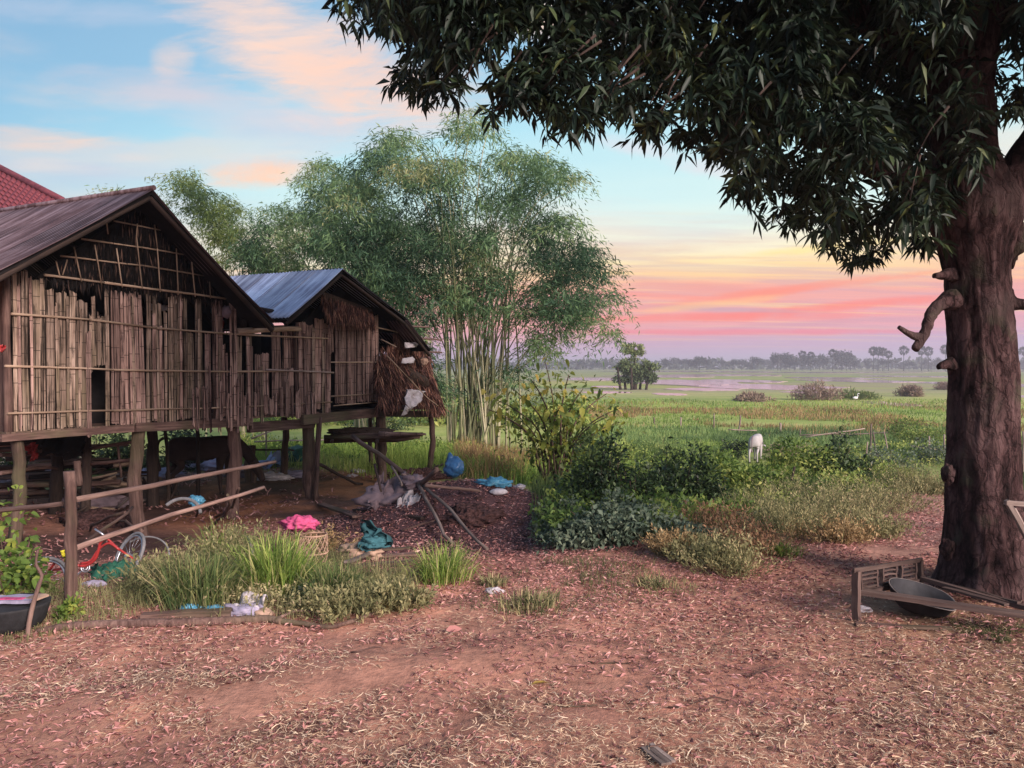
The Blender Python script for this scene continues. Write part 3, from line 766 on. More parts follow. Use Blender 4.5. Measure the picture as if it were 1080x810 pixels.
tt = RNG.random(n)**2.2; o = build_arrays('gable_thatch', [(v, p, k, tt)], 'thatch_shaded', h1)
# --- roof 1 (ridge direction BK)
off = .5; pk = Wp(162, 198, off); le = Wp(0, 283, off); re = Wp(291, 340, off)
tP = (pk-O1).dot(U); tL = (le-O1).dot(U); tR = (re-O1).dot(U)
sl_ = (pk.z-le.z)/(tP-tL); tE = tL-.45; zE = pk.z-sl_*(tP-tE)
RD = 6.2; nS = 8
for i in range(nS):
    a = RD*i/nS-.0; b = RD*(i+1)/nS+.05; dz = .004*(i % 2)
    up = Vector((0, 0, dz))
    sheet(h1, F3(tE, zE, off-a)+up, F3(tE, zE, off-b)+up, F3(tP+.03, pk.z, off-a)+up, F3(tP+.03, pk.z, off-b)+up, 'roof_rust', sag=.03)
    sheet(h1, F3(tR, re.z, off-a)+up, F3(tR, re.z, off-b)+up, F3(tP-.02, pk.z-.015, off-a)+up, F3(tP-.02, pk.z-.015, off-b)+up, 'roof_rust', sag=.06)
mb = MB(); mb.tube([F3(tP, pk.z+.0, off+.01), F3(tP, pk.z+.0, off-RD)], .035, 8); mb.build('ridge_cap', 'roof_rust', h1)
# lining with under-roof shade painted in, rafters and barge boards under the overhang
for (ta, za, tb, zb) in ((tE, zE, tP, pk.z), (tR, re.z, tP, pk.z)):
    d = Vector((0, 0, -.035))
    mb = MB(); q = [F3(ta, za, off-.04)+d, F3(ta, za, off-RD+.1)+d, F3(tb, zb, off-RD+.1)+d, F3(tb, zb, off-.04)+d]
    mb.add([*q, *[v_-Vector((0, 0, .05)) for v_ in q]], [(0, 1, 2, 3), (7, 6, 5, 4), (0, 4, 5, 1), (1, 5, 6, 2), (2, 6, 7, 3), (3, 7, 4, 0)]); mb.build('shade_lining', 'shade_dark', h1)
    stick('rafter', F3(ta, za-.12, off-.08), F3(tb, zb-.12, off-.08), .04, 'dark_wood', h1, crook=.003)
    for j in range(1, 5):
        stick('rafter', F3(ta, za-.13, off-1.2*j), F3(tb, zb-.13, off-1.2*j), .035, 'dark_wood', h1, crook=.003)
# second, lower lean of black sheeting beneath the right slope as in the photograph
mb = MB(); q = [Wp(*x, .47) for x in ((166, 214), (205, 236), (292, 339), (240, 322), (205, 272))]
# --- body of the house behind the strips; near-black inner walls imitate interior shade
def quadslab(name, pts, th, mat, parent):
    pts = [Vector(p) for p in pts]; nn = (pts[1]-pts[0]).cross(pts[2]-pts[0]).normalized()*th; n = len(pts)
    mb = MB(); mb.add([*pts, *[p+nn for p in pts]], [tuple(reversed(range(n))), tuple(range(n, 2*n))]+[(i, (i+1) % n, (i+1) % n+n, i+n) for i in range(n)])
    return mb.build(name, mat, parent)
DP = 4.6; TW = tz(284, 430)[0]; zw = F3(0, 0).z
quadslab('floor', [F3(-.05, ZF-.02, .02), F3(TW+1.2, ZF-.07, .02), F3(TW+1.2, ZF-.07, -DP), F3(-.05, ZF-.02, -DP)], .035, 'old_wood', h1)
quadslab('rear_wall', [F3(0, ZF, -DP+.4), F3(0, 2.65, -DP+.4), F3(TW, 2.45, -DP+.4), F3(TW, ZF, -DP+.4)], .03, 'shade_dark', h1)
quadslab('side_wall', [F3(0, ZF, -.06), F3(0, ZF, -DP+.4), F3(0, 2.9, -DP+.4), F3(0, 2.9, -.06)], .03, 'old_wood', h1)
quadslab('partition', [F3(TW-.3, ZF, -.7), F3(TW-.3, ZF, -DP+.4), F3(TW-.3, 2.35, -DP+.4), F3(TW-.3, 2.35, -.7)], .03, 'shade_dark', h1)
quadslab('partition', [F3(.2, ZF, -.55), F3(tz(196, 300)[0], ZF, -.55), F3(tz(196, 300)[0], 2.35, -.55), F3(.2, 2.6, -.55)], .03, 'shade_dark', h1)
quadslab('shelf', [Wp(224, 330, -.5)+Vector((0, 0, -.3)), Wp(250, 330, -.5)+Vector((0, 0, -.3)), Wp(250, 330, -.9)+Vector((0, 0, -.3)), Wp(224, 330, -.9)+Vector((0, 0, -.3))], .03, 'dark_wood', h1)
# sill beams
plank('sill_beam', Wp(0, 462, .01), Wp(140, 452, .01), .07, .085, 'old_wood', h1)
plank('sill_beam', Wp(142, 451, .012), Wp(264, 445, .012), .07, .12, 'old_wood', h1)
plank('sill_beam', Wp(262, 451, -.02), Wp(330, 446, -.02), .09, .16, 'old_wood', h1)
for px in (30, 60, 92, 125, 160, 195, 225):
    stick('joist', Wp(px, 459-px*.055, -.0), Wp(px, 459-px*.055, -.0)+BK*DP, .035, 'dark_wood', h1, n=3)
stick('corner_post', F3(0, ZF-.1, -.03), F3(0, 2.9, -.03), .05, 'old_wood', h1)
stick('corner_post', Wp(246, 445, -.06), Wp(246, 300, -.06), .045, 'old_wood', h1)
stick('eave_pole', Wp(250, 349.5, .02), Wp(316, 347, .02), .052, 'batten_wood', h1)
stick('eave_pole', Wp(150, 308, -.05), Wp(300, 331, -.05), .045, 'dark_wood', h1)
# --- stilts
def stilt(parent, px, ytop, ybot, r, off=-.08, mat='old_wood', depth=None, lean=0):
    if depth is None: a = Wp(px, ytop, off)
    else: a = P(px, ytop, depth)
    b = Vector((a.x+lean, a.y, hz(a.x, a.y)-.15)); return stick('stilt', b, a, r*.92, mat, parent, r*.78, seg=12, n=10, crook=.03, jit=.13)
stilt(h1, 17, 460, 0, .082); stilt(h1, 147, 452, 0, .105, lean=.04); stilt(h1, 243, 446, 0, .115, lean=.0)
stilt(h1, 58, 450, 0, .10, depth=12.2, mat='dark_wood'); stilt(h1, 89, 450, 0, .085, depth=11.5, mat='dark_wood'); stilt(h1, 159, 448, 0, .11, depth=13, mat='dark_wood')
stilt(h1, 176, 446, 0, .035, depth=13.2, mat='dark_wood'); stilt(h1, 207, 446, 0, .04, depth=13.6, mat='dark_wood')
# stall rails under the first house
for a, b in (((38, 476, 11), (90, 472, 11.8)), ((92, 474, 11.6), (147, 466, 10.9)), ((92, 490, 11.6), (147, 484, 10.9)), ((0, 480, 9.8), (60, 478, 12)), ((0, 499, 9.8), (60, 494, 12))):
    stick('stall_rail', P(*a), P(*b), .028, 'driftwood', h1)
stick('stall_rail', P(124, 468, 11.2), P(128, 504, 11.2), .018, 'driftwood', h1); stick('stall_rail', P(81, 486, 10.6), P(84, 512, 10.6), .05, 'driftwood', h1)

# things inside the open upper wall of the first house
def blob_mesh(name, c, r, mat, parent=None, label=None, cat=None, seed=0, sub=4, squash=(1, 1, 1), amp=.25, freq=1.6, group=None, rot=0, fold=0):
    """crumpled closed body: cloth heaps, bags, stones"""
    bm = bmesh.new(); bmesh.ops.create_icosphere(bm, subdivisions=sub, radius=1)
    off = Vector((seed*3.7, seed*1.3, seed*7.1)); c = Vector(c); base = c if parent is None else wloc(parent)
    cs, sn = math.cos(rot), math.sin(rot)
    for v in bm.verts:
        p = v.co.copy(); d = mnoise.fractal(p*freq+off, 1.0, 2.0, 4)*amp
        if fold: d += fold*abs(mnoise.noise(p*freq*2.3+off*2))+fold*.5*abs(mnoise.noise(p*freq*5.1+off*3))-fold*.35
        p = p*(1+d)
        x, y, z = p.x*squash[0]*r, p.y*squash[1]*r, p.z*squash[2]*r
        v.co = Vector((x*cs-y*sn, x*sn+y*cs, z))+(c-base)
    for f in bm.faces: f.smooth = True
    me = bpy.data.meshes.new(name); bm.to_mesh(me); bm.free(); me.materials.append(MATS[mat])
    o = bpy.data.objects.new(name, me); COL.objects.link(o)
    if parent is not None: o.parent = parent
    else: o.location = c
    return tag(o, label, cat, group)
q = Wp(257, 336, -.12)
q = Wp(238, 329, .01); blob_mesh('hanging_ball', q, .085, 'cloth_grey', None, 'round mottled grey bundle hanging by the corner post under the eave', 'bundle', 3, squash=(1, .7, 1.1))
def drape(name, pts, nu, nv, mat, label, cat, amp=.03, seed=0, th=.006, group=None, parent=None):
    """hanging or spread cloth through 4 corners with folds"""
    a, b, c, d = [Vector(x) for x in pts]; V = []; F = []
    nn = (b-a).cross(d-a).normalized()
    for s_ in (0, 1):
        for j in range(nv+1):
            for i in range(nu+1):
                s, t = i/nu, j/nv; p = a.lerp(b, s).lerp(d.lerp(c, s), t)
                h = mnoise.fractal(Vector((s*3.1+seed, t*2.2, seed*.7)), 1.0, 2.0, 4)*amp*2+math.sin(s*17+seed+t*5+3*mnoise.noise(Vector((s*3, t*3, seed))))*amp*.45+amp*.9*abs(mnoise.noise(Vector((s*8+seed, t*6, 3))))
                e = mnoise.noise(Vector((s*5, t*5, seed+9)))*amp*1.2
                V.append(p+nn*(h+s_*th)+(b-a).normalized()*e+Vector((0, 0, e)))
    k = (nu+1)*(nv+1)
    for j in range(nv):
        for i in range(nu):
            q = j*(nu+1)+i; F.append((q, q+1, q+nu+2, q+nu+1)); w = q+k; F.append((w+nu+1, w+nu+2, w+1, w))
    for i in range(nu): F.append((i, i+k, i+k+1, i+1)); q = nv*(nu+1)+i; F.append((q+1, q+k+1, q+k, q))
    for j in range(nv): q = j*(nu+1); F.append((q+nu+1, q+k+nu+1, q+k, q)); q += nu; F.append((q, q+k, q+k+nu+1, q+nu+1))
    mb = MB(); mb.add(V, F, True); o = mb.build(name, mat, parent, origin=None if parent else d)
    return tag(o, label, cat, group)
drape('cloth', [Wp(224, 332, -.3), Wp(236, 331, -.3), Wp(236, 346, -.3), Wp(224, 348, -.3)], 8, 8, 'paint_red', 'red cloth seen through the gap near the right end of the upper wall', 'cloth', .02, 4)
drape('tarpaulin', [Wp(222, 315, -.5), Wp(238, 317, -.5), Wp(236, 333, -.4), Wp(222, 331, -.4)], 8, 6, 'cloth_teal', 'dull teal sheet hanging behind the strips above the red cloth', 'tarpaulin', .03, 7)
drape('plastic_sheet', [Wp(157, 320, -.35), Wp(177, 322, -.35), Wp(177, 328, -.35), Wp(157, 327, -.35)], 8, 3, 'cloth_white', 'pale blue-white sheet showing through the wall gap under the gable', 'sheet', .01, 9)
drape('awning', [Wp(250, 332, -.9), Wp(285, 340, -.9), Wp(290, 349, -.6), Wp(252, 347, -.6)], 10, 5, 'plastic_cyan', 'faded turquoise sheet stretched below the right eave of the big house', 'sheet', .03, 2)
mb = MB(); q = Wp(256, 338, -.05); mb.tube([q+Vector((0, 0, -.12)), q+Vector((0, 0, .0)), q+Vector((0, 0, .05)), q+Vector((0, 0, .09))], [.06, .075, .05, .03], 12)
tag(mb.build('clay_pot', 'dark_wood', origin=q), 'small black pot on the pole end below the eave', 'pot')

# ================================================================== SECOND HOUSE
b2 = Wp(328, 445); h2 = empty('stilt_house', (b2.x, b2.y, hz(b2.x, b2.y)), 'smaller pinkish bamboo stilt house with bluish corrugated tin roof', 'house')
strip_run(h2, 353, 398, (343, 330), (427, 424), B_, 9.5, 0, 3, bj=2)
for x, y0, y1 in ((347, 345, 430), (345, 352, 436), (350.5, 338, 372), (358, 348, 424), (370, 342, 422), (383, 338, 421), (392, 336, 420)): slat(h2, x-1.2, x+1.2, y0, y1, random.choice((A_, B_)), .02, .04)
cane(h2, [(349, 341), (372, 343), (398, 345.5), (418, 350), (432, 356)], .014)
cane(h2, [(349, 382), (398, 382)], .012); cane(h2, [(349, 418), (398, 415)], .013); cane(h2, [(352, 428), (398, 424)], .011)
off2 = .5; pk2 = Wp(362, 283, off2); le2 = Wp(304, 335, off2); re2 = Wp(455, 369, off2); km = Wp(430, 336, off2)
T_ = lambda p: (p-O1).dot(U)
RD2 = 3.6; nS = 6
for i in range(nS):
    a = RD2*i/nS; b = RD2*(i+1)/nS+.04; up = Vector((0, 0, .004*(i % 2)))
    f = lambda p, d: F3(T_(p), p.z, off2-d)+up
    sheet(h2, f(le2, a), f(le2, b), f(pk2, a), f(pk2, b), 'roof_blue', sag=.02)
    sheet(h2, f(km, a), f(km, b), f(pk2, a)-Vector((0, 0, .012)), f(pk2, b)-Vector((0, 0, .012)), 'roof_blue', sag=.02)
    if i < 4: sheet(h2, f(re2, a), f(re2, b), f(km, a)-Vector((0, 0, .03)), f(km, b)-Vector((0, 0, .03)), 'roof_rust', sag=.02)
for (pa, pb) in ((le2, pk2), (km, pk2), (re2, km)):
    d = Vector((0, 0, -.03)); f = lambda p, x: F3(T_(p), p.z, off2-x)+d
    quadslab('shade_lining', [f(pa, .03), f(pa, RD2-.4), f(pb, RD2-.4), f(pb, .03)], .04, 'shade_dark', h2)  # near-black tone paints in the shade below the roof
    stick('rafter', f(pa, .06)+Vector((0, 0, -.08)), f(pb, .06)+Vector((0, 0, -.08)), .035, 'dark_wood', h2, crook=.003)
for a, b in (((430, 344), (452, 345)), ((440, 357), (466, 359)), ((448, 371), (466, 372))): stick('roof_pole', Wp(*a, .35), Wp(*b, .45), .022, 'driftwood', h2)
# thatch flap in the gable
fl = [Wp(*x, .22) for x in ((339, 309), (392, 327))]; fb = [Wp(*x, .30) for x in ((397, 341), (346, 334))]
quadslab('thatch_board', [Wp(340, 307, .12), Wp(392, 326, .12), Wp(396, 338, .16), Wp(345, 332, .16)], .03, 'thatch_dark', h2)
build_arrays('thatch_flap', [thatch_arrays([(fl[0], fl[1], fb[0], fb[1])], 1500, .24, .014, 1, .12)], 'thatch_straw', h2)
quadslab('gable_board', [Wp(322, 338, -.06), Wp(362, 296, -.06), Wp(420, 345, -.06), Wp(420, 352, -.06), Wp(322, 344, -.06)], .04, 'shade_dark', h2)
quadslab('floor', [Wp(320, 440, .02), Wp(465, 430, .02), Wp(465, 430, .02)+BK*3.6, Wp(320, 440, .02)+BK*3.6], .035, 'old_wood', h2)
quadslab('rear_wall', [Wp(300, 436)+BK*3.2, Wp(300, 345)+BK*3.2, Wp(440, 350)+BK*3.2, Wp(440, 430)+BK*3.2], .03, 'shade_dark', h2)  # near-black walls from here paint in the interior shade
quadslab('inner_wall', [Wp(314, 434, -.5), Wp(314, 352, -.5), Wp(400, 352, -.5), Wp(400, 430, -.5)], .03, 'shade_dark', h2)
quadslab('side_wall', [Wp(400, 430, -.03), Wp(400, 340, -.03), Wp(400, 340, -.03)+BK*3.1, Wp(400, 430, -.03)+BK*3.1], .03, 'shade_dark', h2)
plank('sill_beam', Wp(318, 443, .04), Wp(398, 435, .04), .09, .17, 'old_wood', h2); plank('sill_beam', Wp(398, 436, .0), Wp(463, 437, .0), .1, .13, 'dark_wood', h2)
# door leaf standing in the opening between the houses
slat(h2, 297, 312, 347, 389, B_, -.12, .0)
stick('door_post', Wp(313, 438, -.03), Wp(313, 340, -.03), .03, 'old_wood', h2)
for (px, yt, dpt, r) in ((300, 440, 16.2, .085), (328, 443, None, .13), (404, 432, None, .11), (393, 436, 17.6, .06), (398, 436, 17.4, .04), (453, 437, None, .075), (264, 470, 15.6, .13), (268, 470, 15.5, .05)):
    if dpt: stilt(h2, px, yt, 0, r, depth=dpt, mat='old_wood')
    else: stilt(h2, px, yt, 0, r)
stick('brace', Wp(337, 440, .05), G(333, 528, -.05), .05, 'old_wood', h2, n=6)
# straw lean-to bundled over the end of the second house
tl = empty('straw_heap', tuple(Wp(430, 436, -.2)), 'shaggy reddish brown straw heaped over the open end of the second house', 'straw')
Q = lambda x, y, o=0: Wp(x, y, o)
quads = [(Q(399, 370, .05), Q(452, 366, -.1), Q(456, 392, .25), Q(397, 400, .3)), (Q(398, 385, .2), Q(452, 385, .1), Q(466, 424, .5), Q(400, 424, .4)),
         (Q(398, 362, -.1), Q(440, 372, -.2), Q(450, 400, .1), Q(400, 410, .2)), (Q(440, 385, .1), Q(454, 385, .0), Q(470, 430, .35), Q(455, 430, .4)),
         (Q(397, 375, .1), Q(412, 385, .2), Q(422, 420, .35), Q(400, 428, .3))]
for i, (k_, per) in enumerate(((0, 1500), (1, 2300), (2, 900), (3, 1100), (4, 900))):
    build_arrays('straw_bundle', [thatch_arrays([quads[k_]], per, .34, .02, 1, .28)], 'thatch_straw', tl)
blob_mesh('straw_core', Wp(426, 402, -.15), .62, 'thatch_dark', tl, seed=5, squash=(.75, .9, .72), amp=.3)
fr = empty('straw_fringe', tuple(Wp(425, 352, -.1)), 'short straw fringe tucked just beneath the lowest roof edge of the second house', 'straw')
build_arrays('fringe', [thatch_arrays([(Q(414, 350, -.05), Q(428, 352, -.05), Q(433, 362, .0), Q(420, 366, .0)), (Q(408, 362, .0), Q(446, 364, .0), Q(448, 374, .05), Q(408, 376, .05))], 650, .26, .018, 1, .1)], 'thatch_straw', fr)
drape('white_cloth', [Q(430, 410, .5), Q(450, 413, .5), Q(440, 428, .55), Q(424, 440, .5)], 12, 10, 'cloth_white', 'pale pinkish cloth hanging out of the lower straw heap', 'cloth', .05, 3)
for a, b, c, d, l in (((426, 361), (440, 361), (440, 366), (428, 367), 'small white rag lying highest on the straw heap'), ((424, 378), (436, 376), (437, 383), (424, 383), 'cream rag folded in the middle of the straw heap')):
    drape('rag', [Q(*a, .3), Q(*b, .3), Q(*c, .33), Q(*d, .33)], 8, 4, 'cloth_white', l, 'rag', .02, 5)
blob_mesh('straw_wad', Q(447, 381, .3), .09, 'wicker', None, 'orange brown wad of straw stuck at the right edge of the heap', 'straw', 8)
for a, b, l in (((402, 358), (418, 366), 'curled pale cane poking out of the top left of the straw'), ((408, 375), (462, 428), 'long thin cane lying slanted across the straw heap')):
    tag(stick('cane', Q(*a, .42), Q(*b, .6), .012, 'batten_wood'), l, 'cane')

# ================================================================== TILED HOUSE BEHIND
th_o = P(-60, 250, 22); th = empty('tiled_house', (th_o.x, th_o.y, hz(th_o.x, th_o.y)), 'house behind with red tiled roof showing over the tin roof', 'house')
# the visible slope faces the camera; its hip runs down to the right
r0 = P(-75, 141, 20.5); r1 = P(66, 214, 19.0); e0 = P(-130, 262, 17.5); e1 = P(96, 262, 17.6)
quadslab('roof', [P(-75, 143, 20.5), P(66, 216, 19.0), P(96, 262, 17.6), P(-130, 262, 17.5)], .05, 'tile_gap', th)
tl_ = 0
a_, b_, c_, d_ = r0, r1, e1, e0; nrm = (b_-a_).cross(d_-a_).normalized(); nrm = nrm if nrm.y < 0 or nrm.z > 0 else -nrm
nrows = 17; tile_me = None
rows = []
for j in range(nrows):
    v0 = j/nrows
    L0 = a_.lerp(d_, v0); R0 = b_.lerp(c_, v0)
    ncol = 28
    for i in range(ncol):
        if len(rows) < 4000: rows.append((L0.lerp(R0, (i+(j % 2)*.5)/ncol), (R0-L0)/ncol, (a_.lerp(d_, v0+1/nrows)-a_.lerp(d_, v0))))
# the tiles that show (right side of the slope, upper rows) are single tiles, the rest one part
def tile_mesh(w, l):
    X = w.normalized(); Yd = l.normalized(); Nn = X.cross(Yd).normalized(); Nn = Nn if Nn.z > 0 else -Nn
    V = []; F = []
    for j in (0, 1):
        for i in range(5):
            V.append(X*w.length*.93*(i/4)+Yd*l.length*(1.02*j)+Nn*(.035*math.sin(math.pi*i/4)+.02+.045*j))
    for i in range(5): V.append(V[5+i]-Nn*.03)
    for i in range(4): F.append((i, i+1, i+6, i+5)); F.append((5+i, 6+i, 11+i, 10+i))
    return V, F
vis = []; rest = MB()
for (p, w, l) in rows:
    V, F = tile_mesh(w, l); px = 540+FPX*p.x/p.y
    if px > -12 and p.z > P(0, 222, p.y).z and px < 66: vis.append((p, V, F))
    else: rest.add([p+v for v in V], F)
base_t = None
for p, V, F in vis[:300]:
    if base_t is None or True:
        me = bpy.data.meshes.new('tile') if base_t is None else base_t
        if base_t is None: me.from_pydata([tuple(v) for v in V], [], F); me.update(); me.materials.append(MATS['roof_tile']); base_t = me
    o = bpy.data.objects.new('tile', me); COL.objects.link(o); o.parent = th; o.location = p-wloc(th)
for p, V, F in vis[300:]: rest.add([p+v for v in V], F)
tag(rest.build('roof_tiles', 'roof_tile', th), kind='stuff')
mb = MB(); mb.tube([r0+Vector((0, 0, .06)), r1+Vector((0, 0, .06)), e1+Vector((0, 0, .06))], .09, 8); mb.build('hip_cap', 'roof_tile', th)
quadslab('wall', [P(-120, 262, 17.9), P(80, 262, 18.0), Vector((P(80, 262, 18).x, 18.0, -.7)), Vector((P(-120, 262, 17.9).x, 17.9, -.7))], .2, 'cream_wall', th)
rr0 = P(-75, 141, 20.5); quadslab('rear_roof', [rr0, P(66, 214, 19.0), P(66, 214, 19.0)+Vector((2.0, 6, -1.6)), rr0+Vector((0, 6, -2.6))], .05, 'roof_tile', th)

# ================================================================== VEGETATION TOOLS
def inpoly(px, py, poly):
    px = np.asarray(px, float); py = np.asarray(py, float); ins = np.zeros(px.shape, bool); n = len(poly)
    for i in range(n):
        x1, y1 = poly[i]; x2, y2 = poly[(i+1) % n]
        if y1 == y2: continue
        c = ((y1 > py) != (y2 > py)) & (px < (x2-x1)*(py-y1)/(y2-y1)+x1); ins ^= c
    return ins
CT, ST = math.cos(PITCH), math.sin(PITCH)
def project(Pn):
    """where world points fall in the photograph (used only to choose where growth ends)"""
    x = Pn[:, 0]; y = Pn[:, 1]; z = Pn[:, 2]-EYE; d = np.maximum(y*CT-z*ST, .05); u = z*CT+y*ST
    return 540+FPX*x/d, 405-FPX*u/d
def unproject(px, py, Y):
    vx = (px-540)/FPX; vy = -(py-405)/FPX
    dy = CT+vy*ST; dz = vy*CT-ST
    return np.stack([vx/dy*Y, Y, EYE+dz/dy*Y], 1)
def sample_poly(poly, n, rng=RNG):
    xs = [p[0] for p in poly]; ys = [p[1] for p in poly]; out = []
    while sum(len(o) for o in out) < n:
        q = rng.uniform((min(xs), min(ys)), (max(xs), max(ys)), (n*2, 2)); out.append(q[inpoly(q[:, 0], q[:, 1], poly)])
    return np.concatenate(out)[:n]

# ================================================================== MANGO TREE
TY = 6.0; S6 = TY/FPX
mt_ = P(1046, 622, TY); mango = empty('mango_tree', (mt_.x, mt_.y, hz(mt_.x, mt_.y)), 'huge old mango tree with thick bark trunk and dark drooping leaves', 'tree')
def trunk_mesh():
    prof = [(655, 1052, 84), (640, 1050, 72), (622, 1047, 62), (600, 1044, 53), (575, 1041, 46.5), (540, 1039, 42), (500, 1038, 39.5), (450, 1037, 38), (400, 1037, 36.5), (350, 1034, 35), (320, 1031, 34),
            (290, 1030, 33), (262, 1028, 38), (235, 1028, 47), (212, 1026, 50), (190, 1020, 43), (160, 1015, 36), (100, 1013, 34), (50, 1017, 36), (0, 1022, 37), (-70, 1028, 33), (-160, 1030, 26), (-300, 1010, 16)]
    prof = sorted(prof, reverse=True); ys = np.linspace(655, -300, 240); seg = 96
    py = np.array([p[0] for p in prof])[::-1]; xc = np.interp(ys, py, np.array([p[1] for p in prof])[::-1]); hw = np.interp(ys, py, np.array([p[2] for p in prof])[::-1])
    V = []
    for i, y in enumerate(ys):
        c = P(xc[i], min(y, 2000), TY); r = hw[i]*S6*(.885 if y < 560 else .885+.08*(y-560)/95)
        for k in range(seg):
            a = 2*math.pi*k/seg; d = Vector((math.cos(a), math.sin(a), 0))
            q = Vector((math.cos(a)*1.1, math.sin(a)*1.1, c.z*.35))
            f = 1+.07*mnoise.fractal(q*1.6, 1, 2, 4)+.05*mnoise.fractal(Vector((math.cos(a)*3, math.sin(a)*3, c.z*.8)), 1, 2, 3)
            fl = max(0, (y-560)/95); f += fl**1.6*.22*max(0, math.sin(a*5+.6)+.3*math.sin(a*9))-.10*fl**1.6
            rr = r*f+.012*mnoise.noise(Vector((math.cos(a)*9, math.sin(a)*9, c.z*4)))+.011*abs(mnoise.noise(Vector((math.cos(a)*17, math.sin(a)*17, c.z*5.5))))-.008*abs(mnoise.noise(Vector((math.cos(a)*34+3, math.sin(a)*34, c.z*13))))
            V.append(c+d*rr)
    n = len(ys); F = []
    for i in range(n-1):
        for k in range(seg): F.append((i*seg+k, i*seg+(k+1) % seg, (i+1)*seg+(k+1) % seg, (i+1)*seg+k))
    mb = MB(); mb.add(V, F, True); mb.f.append(tuple((n-1)*seg+k for k in range(seg))); mb.sm.append(True)
    mb.build('trunk', 'bark', mango)
trunk_mesh()
def limb(pts, rads, name='limb', parent=mango, depth=None, jit=.09, mat='bark', seg=12, m=5):
    q = [P(p[0], p[1], p[2] if len(p) > 2 else TY) for p in pts]; mb = MB()
    mb.tube(smoothpts(q, m), interp([r*S6 for r in rads], m), seg, jit); return mb.build(name, mat, parent)
limb([(1046, 225, 6.0), (1066, 196, 6.0), (1088, 160, 6.0), (1130, 110, 6.1), (1210, 60, 6.3)], [30, 21, 19, 17, 13])
limb([(1015, 215, 6.0), (985, 200, 5.9), (930, 178, 5.7), (860, 140, 5.6), (780, 90, 5.5), (690, 50, 5.3), (600, 10, 5.2)], [22, 16, 13, 11, 9, 7, 4])
limb([(1012, 120, 6.0), (970, 60, 6.1), (900, 10, 6.3), (800, -50, 6.5), (650, -90, 6.6)], [22, 17, 14, 10, 6])
limb([(1015, 60, 6.0), (1045, 10, 6.1), (1090, -60, 6.2), (1180, -160, 6.4)], [24, 20, 16, 10])
limb([(1008, 150, 6.0), (960, 130, 6.6), (880, 90, 7.4), (760, 60, 8.2), (640, 60, 8.8)], [16, 12, 10, 8, 4])
limb([(1004, 316, 5.93), (990, 322, 5.85), (980, 336, 5.8), (975, 352, 5.78), (965, 369, 5.76)], [11, 6.4, 5.4, 5, 4], 'broken_branch', jit=.16)
limb([(974, 356, 5.78), (962, 354, 5.76), (948, 345, 5.74)], [5, 3.6, 2.2], 'broken_branch', m=3, jit=.18)
limb([(1006, 290, 5.95), (996, 290, 5.9), (985, 291, 5.87)], [8, 5, 2.6], 'stub', m=3, jit=.2); limb([(1004, 384, 5.95), (995, 385, 5.9), (990, 387, 5.88)], [7, 4.6, 3], 'stub', m=3, jit=.2)
limb([(1058, 316, 6.0), (1072, 321, 5.98), (1100, 319, 5.9), (1150, 308, 5.8)], [15, 6.5, 4.5, 3], 'broken_branch')
blob_mesh('burl', P(1064, 254, 6.0), .135, 'bark', mango, seed=3, squash=(.85, .9, 1.35), amp=.3)
blob_mesh('burl', P(1000, 500, 5.95), .05, 'bark', mango, seed=6, squash=(.9, .9, 1.6), amp=.3); blob_mesh('burl', P(999, 578, 5.9), .055, 'bark', mango, seed=9, squash=(.9, .9, 1.4), amp=.35)

CAN = [(340, -260), (350, -20), (368, 12), (392, 42), (408, 66), (428, 90), (450, 98), (478, 95), (500, 88), (512, 72), (516, 98), (514, 118), (530, 130), (546, 124), (562, 104), (574, 112), (584, 140), (600, 147),
       (612, 138), (616, 122), (640, 120), (662, 136), (690, 134), (700, 124), (722, 138), (742, 154), (766, 164), (778, 190), (792, 218), (815, 226), (838, 238), (856, 256), (898, 274), (925, 282), (940, 262), (952, 240),
       (976, 262), (994, 268), (990, 240), (986, 222), (1005, 200), (1030, 175), (1036, 150), (1046, 124), (1066, 118), (1090, 118), (1420, 230), (1420, -260)]
HOLES = [(526, 46, 18, 8), (560, 14, 7, 7), (498, 66, 9, 5), (640, 22, 4, 3), (705, 92, 5, 5), (780, 68, 4, 4), (986, 138, 6, 12), (1056, 40, 9, 7), (1050, 100, 6, 5), (1068, 55, 6, 6), (835, 135, 8, 4), (905, 170, 7, 5), (925, 190, 10, 6), (935, 160, 5, 5)]
